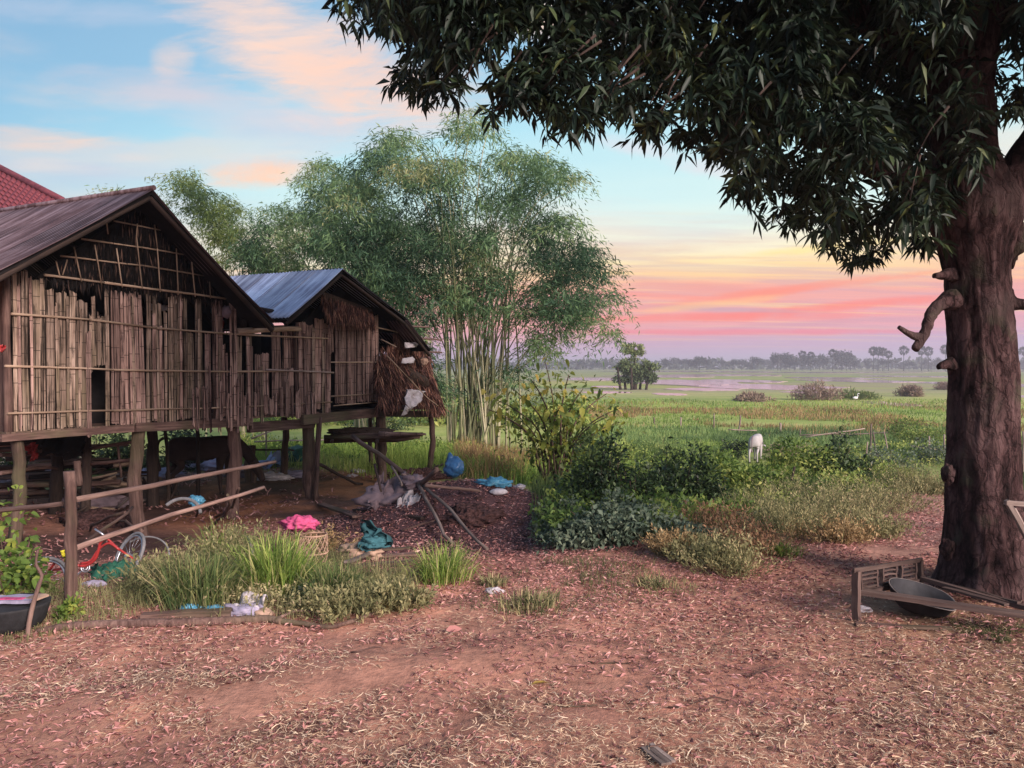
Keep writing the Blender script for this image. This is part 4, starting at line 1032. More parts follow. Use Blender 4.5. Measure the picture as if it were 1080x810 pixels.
def canopy():
    rng = np.random.default_rng(11); n = 11500
    q = sample_poly(CAN, n, rng); edge = 0
    keep = np.ones(n, bool)
    for hx, hy, rx, ry in HOLES: keep &= ((q[:, 0]-hx)/(rx+10))**2+((q[:, 1]-10-hy)/(ry+10))**2 > 1
    # looser toward the lower right rim
    thin = vnoise(q[:, 0], q[:, 1], 1/17, 3); rim = ~inpoly(q[:, 0]+0, q[:, 1]+42, CAN)
    keep &= ~(rim & (thin > .62)); q = q[keep]; n = len(q)
    # one leafy mass: lumps of twig ends, depth follows the lobes
    Y = 5.9+1.9*(vnoise(q[:, 0], q[:, 1], 1/70, 8)-.5)*1.6+rng.normal(size=n)*.75
    Y = np.clip(Y, 4.5, 8.6); C = unproject(q[:, 0], q[:, 1], Y)
    C = C[(C[:, 2] > 2.2)]; n = len(C)
    # unseen overhead crown, cut back so sunlight reaches house and sapling
    m = 3600; E = rng.normal(size=(m, 3)); E = unit(E)*(rng.random((m, 1))**.4)*np.array([6.0, 3.8, 2.2])+np.array([3.0, 6.6, 6.4])
    px, py = project(E); infr = (E[:, 1] > .3) & (px > -60) & (px < 1140) & (py > -60)
    E = E[(~infr) & (E[:, 2] > 3.2) & (E[:, 0] > -1.6) & (E[:, 0] < 6.6)]
    def whorls(C, k, L0, rng, mode):
        n = len(C); c = np.repeat(C, k, 0); D = rng.normal(size=(n*k, 3))*np.array([1, 1, .55]); D[:, 2] -= .55; D = unit(D)
        L = rng.uniform(.5, 1.25, n*k)*L0; shade = np.repeat(rng.random(n), k)*.55+rng.random(n*k)*.45
        pj = project(c); glow = np.exp(-(((pj[0]-725)/50)**2+((pj[1]-35)/45)**2)); shade = np.clip(np.where(rng.random(n*k) < .015, 1.0, shade**1.3)+glow*.35*rng.random(n*k), 0, 1)  # patch of lit leaves painted as a lighter tint
        tw = np.repeat(rdir(n, -.3, rng), k, 0); v, p, kk = leaf_arrays(c+tw*(rng.random((n*k, 1))*.15)+D*.01, unit(D+tw*.35), L, L*.25, .18, mode, .28, rng); return (v, p, kk, shade)
    dist = np.linalg.norm(C-np.array([0, 0, EYE]), axis=1)
    # 25 whorls that show largest: their leaves are single objects
    px, py = project(C); rimw = np.where((~inpoly(px, py+14, CAN)) & (px < 1080) & (py > 20))[0]
    rimw = rimw[np.argsort(dist[rimw])][:26]; mask = np.ones(len(C), bool); mask[rimw] = False; nearr = dist < 6.1; rr_ = rng.random(len(C))
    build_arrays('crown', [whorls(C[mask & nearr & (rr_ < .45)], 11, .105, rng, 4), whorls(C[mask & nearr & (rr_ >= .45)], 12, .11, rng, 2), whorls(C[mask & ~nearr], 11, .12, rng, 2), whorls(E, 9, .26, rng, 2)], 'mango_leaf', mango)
    meshes = []
    for s in range(6):
        L = .085+.007*s; v, p, kk = leaf_arrays(np.zeros((1, 3)), np.array([[0, 0, 1.]]), L, L*.22, .18, 4, 0.0, rng)
        me = bpy.data.meshes.new('leaf'); me.from_pydata([tuple(x) for x in v], [], [tuple(f) for a in p for f in a.tolist()])
        a = me.attributes.new('tint', 'FLOAT', 'POINT'); a.data.foreach_set('value', [(.2, .5, .7, .85, .4, .95)[s]]*len(v)); me.update(); me.materials.append(MATS['mango_leaf']); meshes.append(me)
    W = wloc(mango); cnt = 0
    for i in rimw:
        for j in range(11):
            if cnt >= 288: break
            D = Vector(rng.normal(size=3)*np.array([1, 1, .55])); D.z -= .6; D.normalize()
            o = bpy.data.objects.new('leaf', meshes[int(rng.integers(6))]); COL.objects.link(o); o.parent = mango
            M = D.to_track_quat('Z', 'Y').to_matrix().to_4x4() @ Matrix.Rotation(rng.uniform(0, 6.28), 4, 'Z'); M.translation = Vector(C[i])-W; o.matrix_local = M; cnt += 1
    # twigs
    mb = MB()
    for i in list(rimw)+list(range(0, len(C), 40)):
        a = Vector(C[i]); b = a+Vector((random.uniform(.1, .35), random.uniform(-.2, .2), random.uniform(.18, .4))); mb.tube([a, (a+b)/2+Vector((0, 0, .03)), b], [.004, .006, .009], 4)
    tag(mb.build('twigs', 'dark_wood', mango), kind='stuff')
canopy()

# ================================================================== BAMBOO
def bamboo(loc, label, poly, spread, n_spray, n_culm, mat, seed, group=None, thinrule=None, leafL=.24, sag=1.0, tips=None, per=28):
    rng = np.random.default_rng(seed); Y0 = loc[1]
    root = empty('bamboo_clump', loc, label, 'bamboo', group)
    q = sample_poly(poly, n_spray, rng)
    d = vnoise(q[:, 0], q[:, 1], 1/26, seed)*.6+vnoise(q[:, 0], q[:, 1], 1/11, seed+1)*.4; keep = d > .40+ (0 if thinrule is None else thinrule(q))
    q = q[keep]; n = len(q); k = per
    C = unproject(q[:, 0], q[:, 1], Y0+rng.normal(size=n)*spread)
    aa = rng.uniform(0, 2*math.pi, n); tw = np.stack([np.cos(aa), np.sin(aa), rng.uniform(-.1, .7, n)], 1); tl = rng.uniform(.5, 1.25, n)
    sI = rng.random((n, k)); c = C[:, None]+tw[:, None]*(sI*tl[:, None])[..., None]; c[..., 2] -= (sI*tl[:, None])**2*.85; c = c.reshape(-1, 3)+rng.normal(size=(n*k, 3))*np.array([.13, .13, .10])
    D = np.repeat(tw, k, 0)*.7+rng.normal(size=(n*k, 3))*np.array([.7, .7, .4]); D[:, 2] -= .75*sag
    L = rng.uniform(.6, 1.2, n*k)*leafL
    clump = np.repeat(vnoise(q[:, 0], q[:, 1], 1/30, seed+5)*.45+vnoise(q[:, 0], q[:, 1], 1/12, seed+6)*.25+rng.random(n)*.12, k); tint = np.clip((clump-.38)*1.9+.36+rng.random(n*k)*.3-.1, 0, 1)
    v, p, kk = leaf_arrays(c, D, L, L*.17, .1, 2, .1, rng); build_arrays('foliage', [(v, p, kk, tint)], mat, root)
    tipsP = tips if tips is not None else sample_poly(poly, n_culm, rng)
    for i in range(n_culm):
        t = tipsP[i % len(tipsP)]; tip = unproject(np.array([t[0]]), np.array([t[1]]), np.array([Y0+rng.normal()*spread*.8]))[0]; tip = Vector(tip)
        b = Vector((loc[0]+rng.normal()*.55, loc[1]+rng.normal()*.5, loc[2]-.1)); ctrl = Vector((b.x+(tip.x-b.x)*.28, b.y+(tip.y-b.y)*.3, b.z+(tip.z-b.z)*.86+.6))
        pts = []; m = 11
        for j in range(m+1):
            s = j/m; pts.append(b*(1-s)**2+ctrl*2*s*(1-s)+tip*s*s)
        r = rng.uniform(.026, .045); mb = MB(); mb.tube(pts, [r*(1-.75*j/m) for j in range(m+1)], 5)
        o = mb.build('culm', 'culm', root); a = o.data.attributes.new('tint', 'FLOAT', 'POINT'); a.data.foreach_set('value', [float(rng.random())]*len(o.data.vertices))
    return root
PA = [(395, 152), (425, 135), (452, 160), (462, 150), (480, 122), (500, 112), (515, 140), (540, 158), (575, 165), (602, 182), (612, 208), (598, 226), (618, 255), (640, 282), (650, 325), (655, 360), (628, 352), (600, 335), (592, 372), (565, 400), (440, 430), (418, 335), (360, 305), (338, 260), (345, 215)]
x_, y_ = (505-540)/FPX*27.5, 27.5
tipsA = np.array([(400, 155), (425, 140), (440, 170), (462, 155), (485, 118), (500, 113), (515, 140), (535, 170), (560, 165), (590, 180), (608, 200), (600, 228), (625, 262), (640, 290), (648, 320), (652, 350), (620, 345), (380, 215), (350, 250), (420, 230), (460, 220), (500, 200), (540, 220), (560, 260), (590, 300)]+[(random.uniform(430, 600), random.uniform(160, 300)) for _ in range(50)])
bamboo((x_, y_, hz(x_, y_)), 'tall feathery bamboo clump with a fan of pale canes behind the small house', PA, 1.9, 4700, 75, 'bamboo_leaf', 3,
       thinrule=lambda q: .22*((q[:, 1] > 335) & (q[:, 0] < 590) & (q[:, 0] > 462))+.09*((q[:, 1] > 290) & (q[:, 0] > 450) & (q[:, 0] < 590))-.15*((q[:, 0] < 455) & (q[:, 1] > 240)), tips=tipsA)
PB = [(313, 182), (345, 165), (372, 186), (392, 172), (410, 200), (420, 310), (262, 292), (250, 262), (262, 236), (290, 216), (330, 222)]
x_, y_ = (385-540)/FPX*31, 31.0
bamboo((x_, y_, hz(x_, y_)), 'broad drooping bamboo crown rising between the two house roofs', PB, 1.6, 1300, 22, 'bamboo_leaf', 14, thinrule=lambda q: .05+0*q[:, 0])
PC = [(178, 186), (196, 181), (215, 200), (240, 212), (258, 232), (272, 262), (300, 292), (250, 300), (225, 262), (196, 215)]
x_, y_ = (255-540)/FPX*33, 33.0
bamboo((x_, y_, hz(x_, y_)), 'light bamboo clump just right of the big house roof peak', PC, 1.3, 560, 14, 'bamboo_leaf_bright', 24, thinrule=lambda q: .03+0*q[:, 0])
PD = [(112, 203), (122, 195), (134, 200), (140, 212), (110, 214)]
x_, y_ = (124-540)/FPX*36, 36.0
bamboo((x_, y_, hz(x_, y_)), 'wispy bamboo tip poking up over the big house ridge', PD, .5, 26, 4, 'bamboo_leaf', 34, per=14)

# ================================================================== BUSHES AND WEEDS
def bush(loc, w, h, mat, n, label, cat='bush', name='bush', leaf=.09, seed=0, group=None, core=None, shape=1.0, up=.25, d=None, stems=7, aspect=.45, tall=None, mode=2, droop=.15):
    rng = np.random.default_rng(seed+100); loc = Vector(loc); d = d or w
    root = empty(name, tuple(loc), label, cat, group); W = np.array(loc)
    s = np.array([w/2, d/2, h]); nb = 16; cb = rdir(nb, .3, rng)*(rng.random((nb, 1))**.5)*np.array([.82, .82, .66]); cb[:, 2] = np.abs(cb[:, 2])*rng.uniform(.6, 1.25, nb)
    rb = rng.uniform(.20, .42, nb)*(1.15-.4*np.abs(cb[:, 0])); pick = rng.choice(nb, n, p=rb**2/np.sum(rb**2)); u = rdir(n, .12, rng)
    Pn = W+(cb[pick]+u*(rng.random((n, 1))**.35)*rb[pick][:, None]*np.array([1, 1, 1.0]))*s*np.array([1, 1, shape])
    stray = rng.random(n) < .06; Pn[stray] += rdir(int(stray.sum()), .5, rng)*s*.16
    Pn[:, 2] = np.maximum(Pn[:, 2], H(Pn[:, 0], Pn[:, 1])+.01)
    D = unit(u+rng.normal(size=(n, 3))*.7+np.array([0, 0, up])); L = rng.uniform(.6, 1.25, n)*leaf
    patch = vnoise(Pn[:, 0]*3/w, Pn[:, 2]*3/h+Pn[:, 1], 1.7, seed+3); tint = np.clip(.55*patch+.5*rng.random(n)-.02, 0, 1)
    v, p, k = leaf_arrays(Pn, D, L, L*aspect, .15, mode, droop, rng); build_arrays('foliage', [(v, p, k, tint)], mat, root)
    for i in range(stems):
        e = W+rdir(1, .8, rng)[0]*s*.7; e[2] = max(e[2], W[2]+.3*h); stick('stem', loc+Vector((rng.normal()*.05*w, rng.normal()*.05*w, -.05)), Vector(e), .006+.004*w, 'old_wood', root, r1=.004, seg=5, n=4, crook=.05)
    return root
def weed(loc, w, h, mat, label, n_st=150, per=24, leaf=.038, seed=0, cat='weed', name='weed_clump', group=None, lean=.95, stemmat='weed_olive'):
    """feathery stems that carry small leaves and seed tops"""
    rng = np.random.default_rng(seed+500); loc = np.array(loc); root = empty(name, tuple(loc), label, cat, group)
    b = loc+np.stack([rng.normal(size=n_st)*w*.22, rng.normal(size=n_st)*w*.22, np.zeros(n_st)], 1); b[:, 2] = H(b[:, 0], b[:, 1])-.01
    D = rng.normal(size=(n_st, 3))*np.array([lean, lean, .1])*.5+(b-loc)*np.array([1, 1, 0])/w*1.4; D[:, 2] = 1; D = unit(D); L = rng.uniform(.5, 1.05, n_st)*h
    s = rng.random((n_st, per))**.7; Pn = b[:, None]+D[:, None]*(s*L[:, None])[..., None]; Pn = Pn.reshape(-1, 3)+rng.normal(size=(n_st*per, 3))*h*.055
    LD = np.repeat(D, per, 0)+rng.normal(size=(n_st*per, 3))*.8; tint = np.clip(np.repeat(rng.random(n_st), per)*.6+rng.random(n_st*per)*.4, 0, 1)
    LL = rng.uniform(.6, 1.3, n_st*per)*leaf
    v, p, k = leaf_arrays(Pn, LD, LL, LL*.32, .1, 2, 0, rng); build_arrays('foliage', [(v, p, k, tint)], mat, root)
    # stems as thin blades
    v, p, k = leaf_arrays(b, D, L, .008, 0, 2, 0, rng); build_arrays('stems', [(v, p, k, rng.random(n_st))], stemmat, root)
    return root
def tuft(loc, w, h, mat, n, label, seed=0, cat='grass tuft', group=None, W=.010, lean=.55, name='grass_tuft'):
    rng = np.random.default_rng(seed+900); loc = np.array(loc); root = empty(name, tuple(loc), label, cat, group)
    b = loc+np.stack([rng.normal(size=n)*w*.18, rng.normal(size=n)*w*.18, np.zeros(n)], 1); b[:, 2] = H(b[:, 0], b[:, 1])-.01
    v, p, k = blade_arrays(b, rng.uniform(.4, 1.05, n)*h, rng.random(n)**.7*lean*2.3, W, rng, (b-loc)*np.array([1, 1, 0])/w*2.5); build_arrays('blades', [(v, p, k, rng.random(n))], mat, root); return root
def scatter_grass(name, n, poly, Y0, Y1, h, W, mat, label, seed=0, patch=0, lean=.45, cat=None, fade=True, pw=1.0):
    """open grass over the ground that shows inside an outline"""
    rng = np.random.default_rng(seed+40); out = []; got = 0; it = 0
    while got < n and it < 60:
        it += 1; Y = Y0*(Y1/Y0)**(rng.random(n*2)**pw); xs = [p[0] for p in poly]; px = rng.uniform(min(xs), max(xs), n*2); X = (px-540)/FPX*Y
        Z = H(X, Y); Pn = np.stack([X, Y, Z], 1); ax, ay = project(Pn); k = inpoly(ax+rng.normal(size=len(ax))*7, ay+rng.normal(size=len(ax))*3.5, poly)
        if patch: k &= fbm(X, Y, patch, seed) > .44
        out.append(Pn[k]); got += k.sum()
    Pn = np.concatenate(out)[:n]; ax, ay = project(Pn); Pn = Pn[((ax-799)/24)**2+((ay-492)/15)**2 > 1]; n = len(Pn)
    sc = np.maximum(1, (Pn[:, 1]/16)**.75) if fade else np.ones(n)
    pt = fbm(Pn[:, 0], Pn[:, 1], .22, seed+8); tint = np.clip((pt-.25)*1.15+rng.random(n)*.35-.1, 0, 1)
    hh = h*(.35+.95*vnoise(Pn[:, 0], Pn[:, 1], 1.9, seed+2)); v, p, k = blade_arrays(Pn, rng.uniform(.3, 1.15, n)*hh, rng.random(n)*lean*2.2, W*sc*.8, rng)
    o = build_arrays(name, [(v, p, k, tint)], mat); return tag(o, label, None, None, 'stuff')

# ---- open grass
scatter_grass('tall_grass', 26000, [(250, 452), (470, 440), (560, 432), (600, 470), (590, 508), (500, 508), (470, 488), (420, 506), (350, 492), (250, 488)], 14, 30, .50, .016, 'grass_bright', 'tall bright grass behind the houses', 1)
scatter_grass('tall_grass', 9000, [(480, 425), (640, 425), (640, 470), (520, 512), (480, 500)], 15, 30, .65, .014, 'grass_dry', 'dry yellow seed grass behind the sapling', 2, patch=.3)
scatter_grass('marsh_grass', 26000, [(580, 455), (600, 438), (760, 446), (800, 470), (850, 500), (800, 520), (700, 540), (620, 530), (590, 500)], 12, 36, .45, .018, 'grass_bright', 'lush green marsh grass beyond the bushes', 3)
scatter_grass('marsh_grass', 16000, [(600, 440), (700, 440), (900, 455), (1000, 450), (1000, 480), (850, 490), (700, 480), (620, 470)], 19, 46, .42, .022, 'grass_blue', 'blue-green sedge in the wet dip', 4, patch=.22)
scatter_grass('field_grass', 20000, [(560, 416), (1085, 416), (1085, 470), (1000, 470), (800, 462), (600, 450)], 30, 85, .26, .02, 'grass_bright', 'short pasture grass of the field', 5, patch=.12)
scatter_grass('field_grass', 14000, [(590, 425), (760, 430), (900, 430), (1085, 432), (1085, 462), (820, 458), (700, 448), (590, 446)], 34, 80, .42, .018, 'grass_dry', 'dry yellowish grass of the field', 6, patch=.16)
scatter_grass('verge_grass', 15000, [(780, 500), (820, 470), (1085, 470), (1085, 540), (1075, 560), (1060, 512), (985, 505), (960, 520), (800, 560), (690, 560)], 9, 24, .34, .013, 'grass_green', 'rough grass along the path', 7)
scatter_grass('verge_grass', 5000, [(1076, 480), (1085, 480), (1085, 590), (1074, 590)], 7, 16, .3, .012, 'grass_green', 'grass behind the tree', 8)
scatter_grass('verge_grass', 9000, [(560, 505), (800, 520), (830, 560), (720, 590), (620, 590), (560, 560)], 8, 16, .30, .012, 'grass_green', 'grass under the bushes', 9)
scatter_grass('yard_grass', 9000, [(120, 575), (170, 560), (330, 560), (372, 604), (440, 608), (445, 632), (330, 655), (230, 650), (130, 640)], 5.0, 8, .20, .007, 'weed_olive', 'low weeds at the edge of the yard', 10, fade=False)
scatter_grass('yard_grass', 3500, [(0, 620), (130, 615), (160, 640), (90, 665), (0, 680)], 4.6, 7.5, .09, .006, 'weed_olive', 'thin grass by the fence post', 11, fade=False)
scatter_grass('yard_grass', 2500, [(590, 590), (700, 590), (820, 590), (720, 630), (600, 640), (480, 640)], 5, 9, .07, .006, 'weed_olive', 'sparse grass in the yard', 12, patch=1.2, fade=False)
scatter_grass('yard_grass', 2600, [(880, 640), (1085, 660), (1085, 720), (960, 710), (880, 690), (740, 655)], 4, 6.2, .035, .005, 'weed_olive', 'short thin grass by the bed frame', 13, patch=.9, fade=False)

def undergrowth(n, poly, Y0, Y1, hh, leaf, mat, label, seed, aspect=.45):
    rng = np.random.default_rng(seed); out = []; got = 0
    while got < n:
        Y = Y0*(Y1/Y0)**rng.random(n*2); xs = [p[0] for p in poly]; X = (rng.uniform(min(xs), max(xs), n*2)-540)/FPX*Y; g = H(X, Y); hm = hh*(.15+1.5*np.clip(fbm(X, Y, .75, seed)-.25, 0, 1)); Pn = np.stack([X, Y, g+hm*rng.random(n*2)**.55], 1)
        ax, ay = project(np.stack([X, Y, g], 1)); k = inpoly(ax+rng.normal(size=n*2)*6, ay+rng.normal(size=n*2)*3, poly) & (((ax-799)/26)**2+((ay-492)/15)**2 > 1); out.append(Pn[k]); got += k.sum()
    Pn = np.concatenate(out)[:n]; D = rdir(n, .35, rng); L = rng.uniform(.5, 1.3, n)*leaf*np.maximum(1, (Pn[:, 1]/13)**.7)
    tint = np.clip(fbm(Pn[:, 0], Pn[:, 1], 1.1, seed+4)*1.3-.25+rng.random(n)*.4, 0, 1)
    v, p, k = leaf_arrays(Pn, D, L, L*aspect, .15, 2, .15, rng); tag(build_arrays('undergrowth', [(v, p, k, tint)], mat), label, None, None, 'stuff')
undergrowth(26000, [(600, 480), (700, 470), (780, 498), (860, 492), (960, 480), (985, 505), (930, 525), (830, 545), (780, 562), (700, 575), (660, 590), (580, 585), (560, 560), (600, 520)], 8, 24, .62, .085, 'vine_green', 'tangled bright green undergrowth between the bushes', 301)
undergrowth(9000, [(560, 540), (620, 520), (760, 545), (800, 560), (760, 590), (690, 600), (600, 596), (560, 575)], 7.5, 14, .42, .07, 'shrub_grey', 'dull green undergrowth at the litter edge', 302)
undergrowth(12000, [(600, 450), (1000, 450), (1080, 462), (1080, 490), (960, 492), (860, 500), (760, 492), (610, 485)], 17, 34, .6, .075, 'vine_green', 'leafy marsh plants beyond the bushes', 303)
undergrowth(7000, [(150, 575), (210, 560), (330, 570), (372, 606), (430, 608), (440, 640), (330, 660), (220, 645), (150, 640)], 4.8, 8, .22, .035, 'weed_olive', 'fine mixed weeds at the yard edge', 304)
undergrowth(9000, [(235, 420), (330, 424), (620, 424), (620, 446), (235, 446)], 24, 52, 2.2, .16, 'vine_green', 'green thicket at the foot of the bamboo', 306)
undergrowth(9000, [(250, 440), (470, 425), (600, 440), (590, 505), (500, 500), (430, 488), (250, 486)], 16, 30, .7, .085, 'vine_green', 'leafy green growth behind the houses', 305)

# ---- named bushes; positions are where the base stands on the ground
def GB(px, py): g = G(px, py); return (g.x, g.y, g.z)
def sz(px, py, w, h): Y = G(px, py).y; return w/FPX*Y, h/FPX*Y
def B(px, py, w, h, mat, n, label, **k):
    ww, hh = sz(px, py, w, h); return bush(GB(px, py), ww, hh, mat, n, label, seed=int(px+py), **k)
def Wd(px, py, w, h, mat, label, **k):
    ww, hh = sz(px, py, w, h); return weed(GB(px, py), ww, hh, mat, label, seed=int(px+py), **k)
def Tf(px, py, w, h, mat, n, label, **k):
    ww, hh = sz(px, py, w, h); return tuft(GB(px, py), ww, hh, mat, n, label, seed=int(px+py), **k)
B(712, 545, 112, 118, 'vine_dark', 5200, 'tall dark vine-smothered bush left of the calf, nearer the path', leaf=.085, shape=.95)
B(742, 548, 84, 84, 'vine_dark', 2300, 'dark sprawling bush low against the tall vine-smothered one', leaf=.08)
B(632, 545, 104, 104, 'vine_dark', 4600, 'dark dense bush just right of the sapling stems', leaf=.08)
B(668, 552, 90, 84, 'vine_dark', 1800, 'dark green bush filling the dip between the two darkest bushes', leaf=.08)
B(626, 575, 130, 62, 'shrub_grey', 3600, 'low grey-green leafy shrub spilling over the litter edge', leaf=.075, aspect=.55)
B(592, 560, 60, 44, 'shrub_grey', 1200, 'little grey-green shrub at the foot of the sapling', leaf=.06, aspect=.5)
B(882, 512, 84, 66, 'vine_dark', 2400, 'dark vine cone grown over a leaning post right of the calf', leaf=.10)
B(884, 508, 34, 80, 'vine_dark', 1300, 'slender dark spire of vines above the vine cone', leaf=.08)
B(845, 512, 100, 54, 'vine_green', 3000, 'bright green vine bush left of the vine cone', leaf=.10)
B(800, 520, 110, 42, 'vine_green', 3000, 'bright yellow-green creeper mat in front of the calf', leaf=.10)
B(760, 522, 70, 44, 'vine_green', 1900, 'leafy green bush right behind the tall dark bush', leaf=.10)
B(660, 505, 80, 50, 'vine_green', 2200, 'mid green bush behind the dark bushes, right of the sapling', leaf=.11)
B(700, 484, 110, 34, 'grass_blue', 2400, 'bluish green sedge bush in the wet dip left of the calf', leaf=.2, aspect=.12, up=.9)
B(772, 484, 40, 26, 'vine_dark', 1000, 'dark low bush immediately left of the calf', leaf=.14)
B(836, 486, 66, 26, 'scrub_brown', 1600, 'brownish scrub bush immediately right of the calf', leaf=.12, aspect=.2)
B(965, 470, 90, 34, 'vine_green', 2300, 'bright green bank of vines left of the big trunk', leaf=.14)
B(985, 487, 60, 30, 'shrub_grey', 1400, 'greyish bush at the trunk edge under the bright vine bank', leaf=.12)
B(940, 492, 70, 26, 'shrub_grey', 1400, 'pale green bush below the bright vine bank', leaf=.11)
B(463, 432, 30, 66, 'bamboo_leaf', 1700, 'ferny green plant hanging beside the straw heap', leaf=.24, aspect=.2, droop=.4)
B(505, 440, 110, 80, 'vine_dark', 1600, 'dark undergrowth bush at the foot of the bamboo canes', leaf=.18)
B(470, 446, 70, 36, 'vine_green', 1200, 'green bush between the straw heap and the bamboo canes', leaf=.18)
B(560, 436, 70, 40, 'shrub_grey', 1200, 'dull green bush behind the top of the sapling', leaf=.2)
B(300, 452, 100, 26, 'vine_green', 1300, 'green bush seen between the stilts under the houses', leaf=.2)
B(395, 455, 90, 26, 'vine_dark', 1300, 'dark bush seen under the small house platform', leaf=.2)
# weeds along the litter edge
for px, py, w, h, m, l in ((790, 585, 60, 44, 'weed_red', 'rusty dry weed clump at the tip of the weed bank'), (765, 600, 70, 40, 'weed_olive', 'olive weed clump nearest the open litter'), (735, 590, 50, 26, 'weed_olive', 'small olive weed at the left tip of the weed bank'),
                           (712, 585, 40, 28, 'grass_dry', 'yellow dry weed below the tall dark bush'), (828, 565, 60, 50, 'weed_olive', 'olive weed clump with a green patch beside it'), (865, 556, 70, 48, 'weed_olive', 'dense olive weed clump midway along the weed bank'),
                           (905, 548, 70, 48, 'weed_olive', 'tall olive weed clump below the vine spire'), (945, 540, 66, 46, 'weed_olive', 'olive weed clump at the path end of the weed bank'), (925, 566, 56, 30, 'weed_olive', 'low olive weed overhanging the path litter'),
                           (880, 572, 60, 30, 'grass_dry', 'straw coloured weed in front of the dense olive clump'), (845, 535, 70, 40, 'weed_olive', 'olive weed behind the rusty weed clump'), (960, 518, 50, 34, 'weed_olive', 'olive weed beside the start of the path'),
                           (750, 566, 50, 40, 'weed_red', 'reddish brown twiggy weed under the dark sprawling bush'), (805, 556, 50, 46, 'weed_olive', 'greyish olive weed rising behind the rusty one'), (985, 520, 30, 18, 'weed_olive', 'tiny olive weed on the path beside the trunk')):
    Wd(px, py, w, h, m, l)
Tf(826, 586, 34, 22, 'grass_bright', 260, 'fresh bright grass tuft inside the olive weed bank')
Tf(690, 618, 46, 14, 'weed_olive', 240, 'flat little grass tuft out on the leaf litter')
Tf(560, 640, 90, 20, 'weed_olive', 420, 'flat brownish tuft near the white scrap in the yard')
Tf(520, 618, 30, 18, 'weed_olive', 160, 'short grass tuft right behind the white scrap')
# yard tufts
Tf(467, 612, 60, 46, 'grass_bright', 700, 'round green grass tuft beside the plank pile', W=.008)
Tf(290, 625, 70, 70, 'grass_bright', 750, 'tallest bright green grass tuft left of the wicker basket', W=.011, lean=.4)
Tf(348, 632, 60, 46, 'grass_green', 800, 'green grass tuft in front of the wicker basket', W=.009)
Tf(212, 636, 80, 64, 'grass_green', 800, 'pale green grass tuft above the white sack', W=.009)
Tf(232, 590, 40, 50, 'grass_bright', 300, 'light grass tuft under the lower fence rail', W=.009)
Tf(395, 624, 50, 18, 'weed_olive', 400, 'olive tuft in front of the plank pile', W=.008)
Tf(320, 612, 36, 40, 'grass_bright', 260, 'small bright tuft directly behind the tallest tuft', W=.009)
for px, py, w, h, m, l in ((180, 628, 70, 60, 'weed_olive', 'dry brushy weed right of the green netting'), (255, 600, 70, 56, 'weed_olive', 'bushy olive weed left behind the tallest tuft'), (415, 640, 60, 30, 'weed_olive', 'dull weed at the end of the long fallen branch'),
                           (360, 648, 80, 36, 'weed_olive', 'low dark weed behind the bend of the fallen branch'), (330, 585, 50, 30, 'grass_dry', 'dry twiggy weed behind the wicker basket')):
    Wd(px, py, w, h, m, l, n_st=110, leaf=.045)
B(70, 652, 34, 34, 'plant_leaf', 420, 'small leafy green weed at the foot of the fence post', leaf=.045, stems=3)
B(330, 640, 60, 26, 'vine_dark', 700, 'dark creeping weed between the green tufts', leaf=.05, stems=3)
# broad-leaved plant at the left edge
pl = bush(tuple(P(14, 640, 5.9)-Vector((0, 0, 0))), .8, .80, 'plant_leaf', 900, 'leafy yellow-green plant at the left edge before the first stilt', 'plant', 'leafy_plant', leaf=.07, seed=77, aspect=.6, stems=9, mode=4, droop=.35)

# ---- sapling with big leaves
def sapling():
    g = GB(588, 512); Y = g[1]; rng = np.random.default_rng(5); root = empty('sapling', g, 'young tree with large yellow-green leaves and thin stems', 'tree')
    tips = []
    for (bx, ts) in ((588, [(560, 400), (575, 382), (600, 395), (615, 410), (640, 415), (655, 430), (540, 410), (520, 420)]), (578, [(530, 440), (515, 432), (550, 445), (590, 430)]), (594, [(640, 440), (620, 460), (600, 450), (655, 445)])):
        for t in ts:
            a = Vector(((bx-540)/FPX*Y, Y+rng.normal()*.05, g[2]-.05)); b = P(t[0], t[1], Y+rng.normal()*.5); mid = Vector((a.x*.7+b.x*.3, a.y*.7+b.y*.3, a.z*.35+b.z*.65))
            mb = MB(); pts = smoothpts([a, (a+mid)/2+Vector((rng.normal()*.04, 0, 0)), mid, (mid+b)/2+Vector((0, 0, .08)), b], 3); mb.tube(pts, [.028*(1-.8*i/len(pts)) for i in range(len(pts))], 6); mb.build('branch', 'old_wood', root); tips.append(pts)
    C = []
    for pts in tips:
        for _ in range(30):
            k = int(rng.integers(len(pts)//3, len(pts))); C.append(np.array(pts[k])+rng.normal(size=3)*np.array([.14, .2, .12]))
    C = np.array(C); n = len(C); D = rng.normal(size=(n, 3)); D[:, 2] -= .5; tint = np.clip(rng.random(n)*.6+(C[:, 2]-g[2])/2.6*.4, 0, 1)
    v, p, k = leaf_arrays(C, D, rng.uniform(.10, .20, n), rng.uniform(.08, .13, n), .12, 4, .4, rng); build_arrays('foliage', [(v, p, k, tint)], 'sapling_leaf', root)
    c2 = np.repeat(C[rng.integers(0, n, 320)], 3, 0)+rng.normal(size=(960, 3))*np.array([.2, .2, .35])-np.array([0, 0, .35]); 
    v, p, k = leaf_arrays(c2, rng.normal(size=(960, 3)), rng.uniform(.05, .12, 960), .05, .12, 2, .3, rng); build_arrays('lower_leaves', [(v, p, k, rng.random(960)*.6)], 'sapling_leaf', root)
sapling()

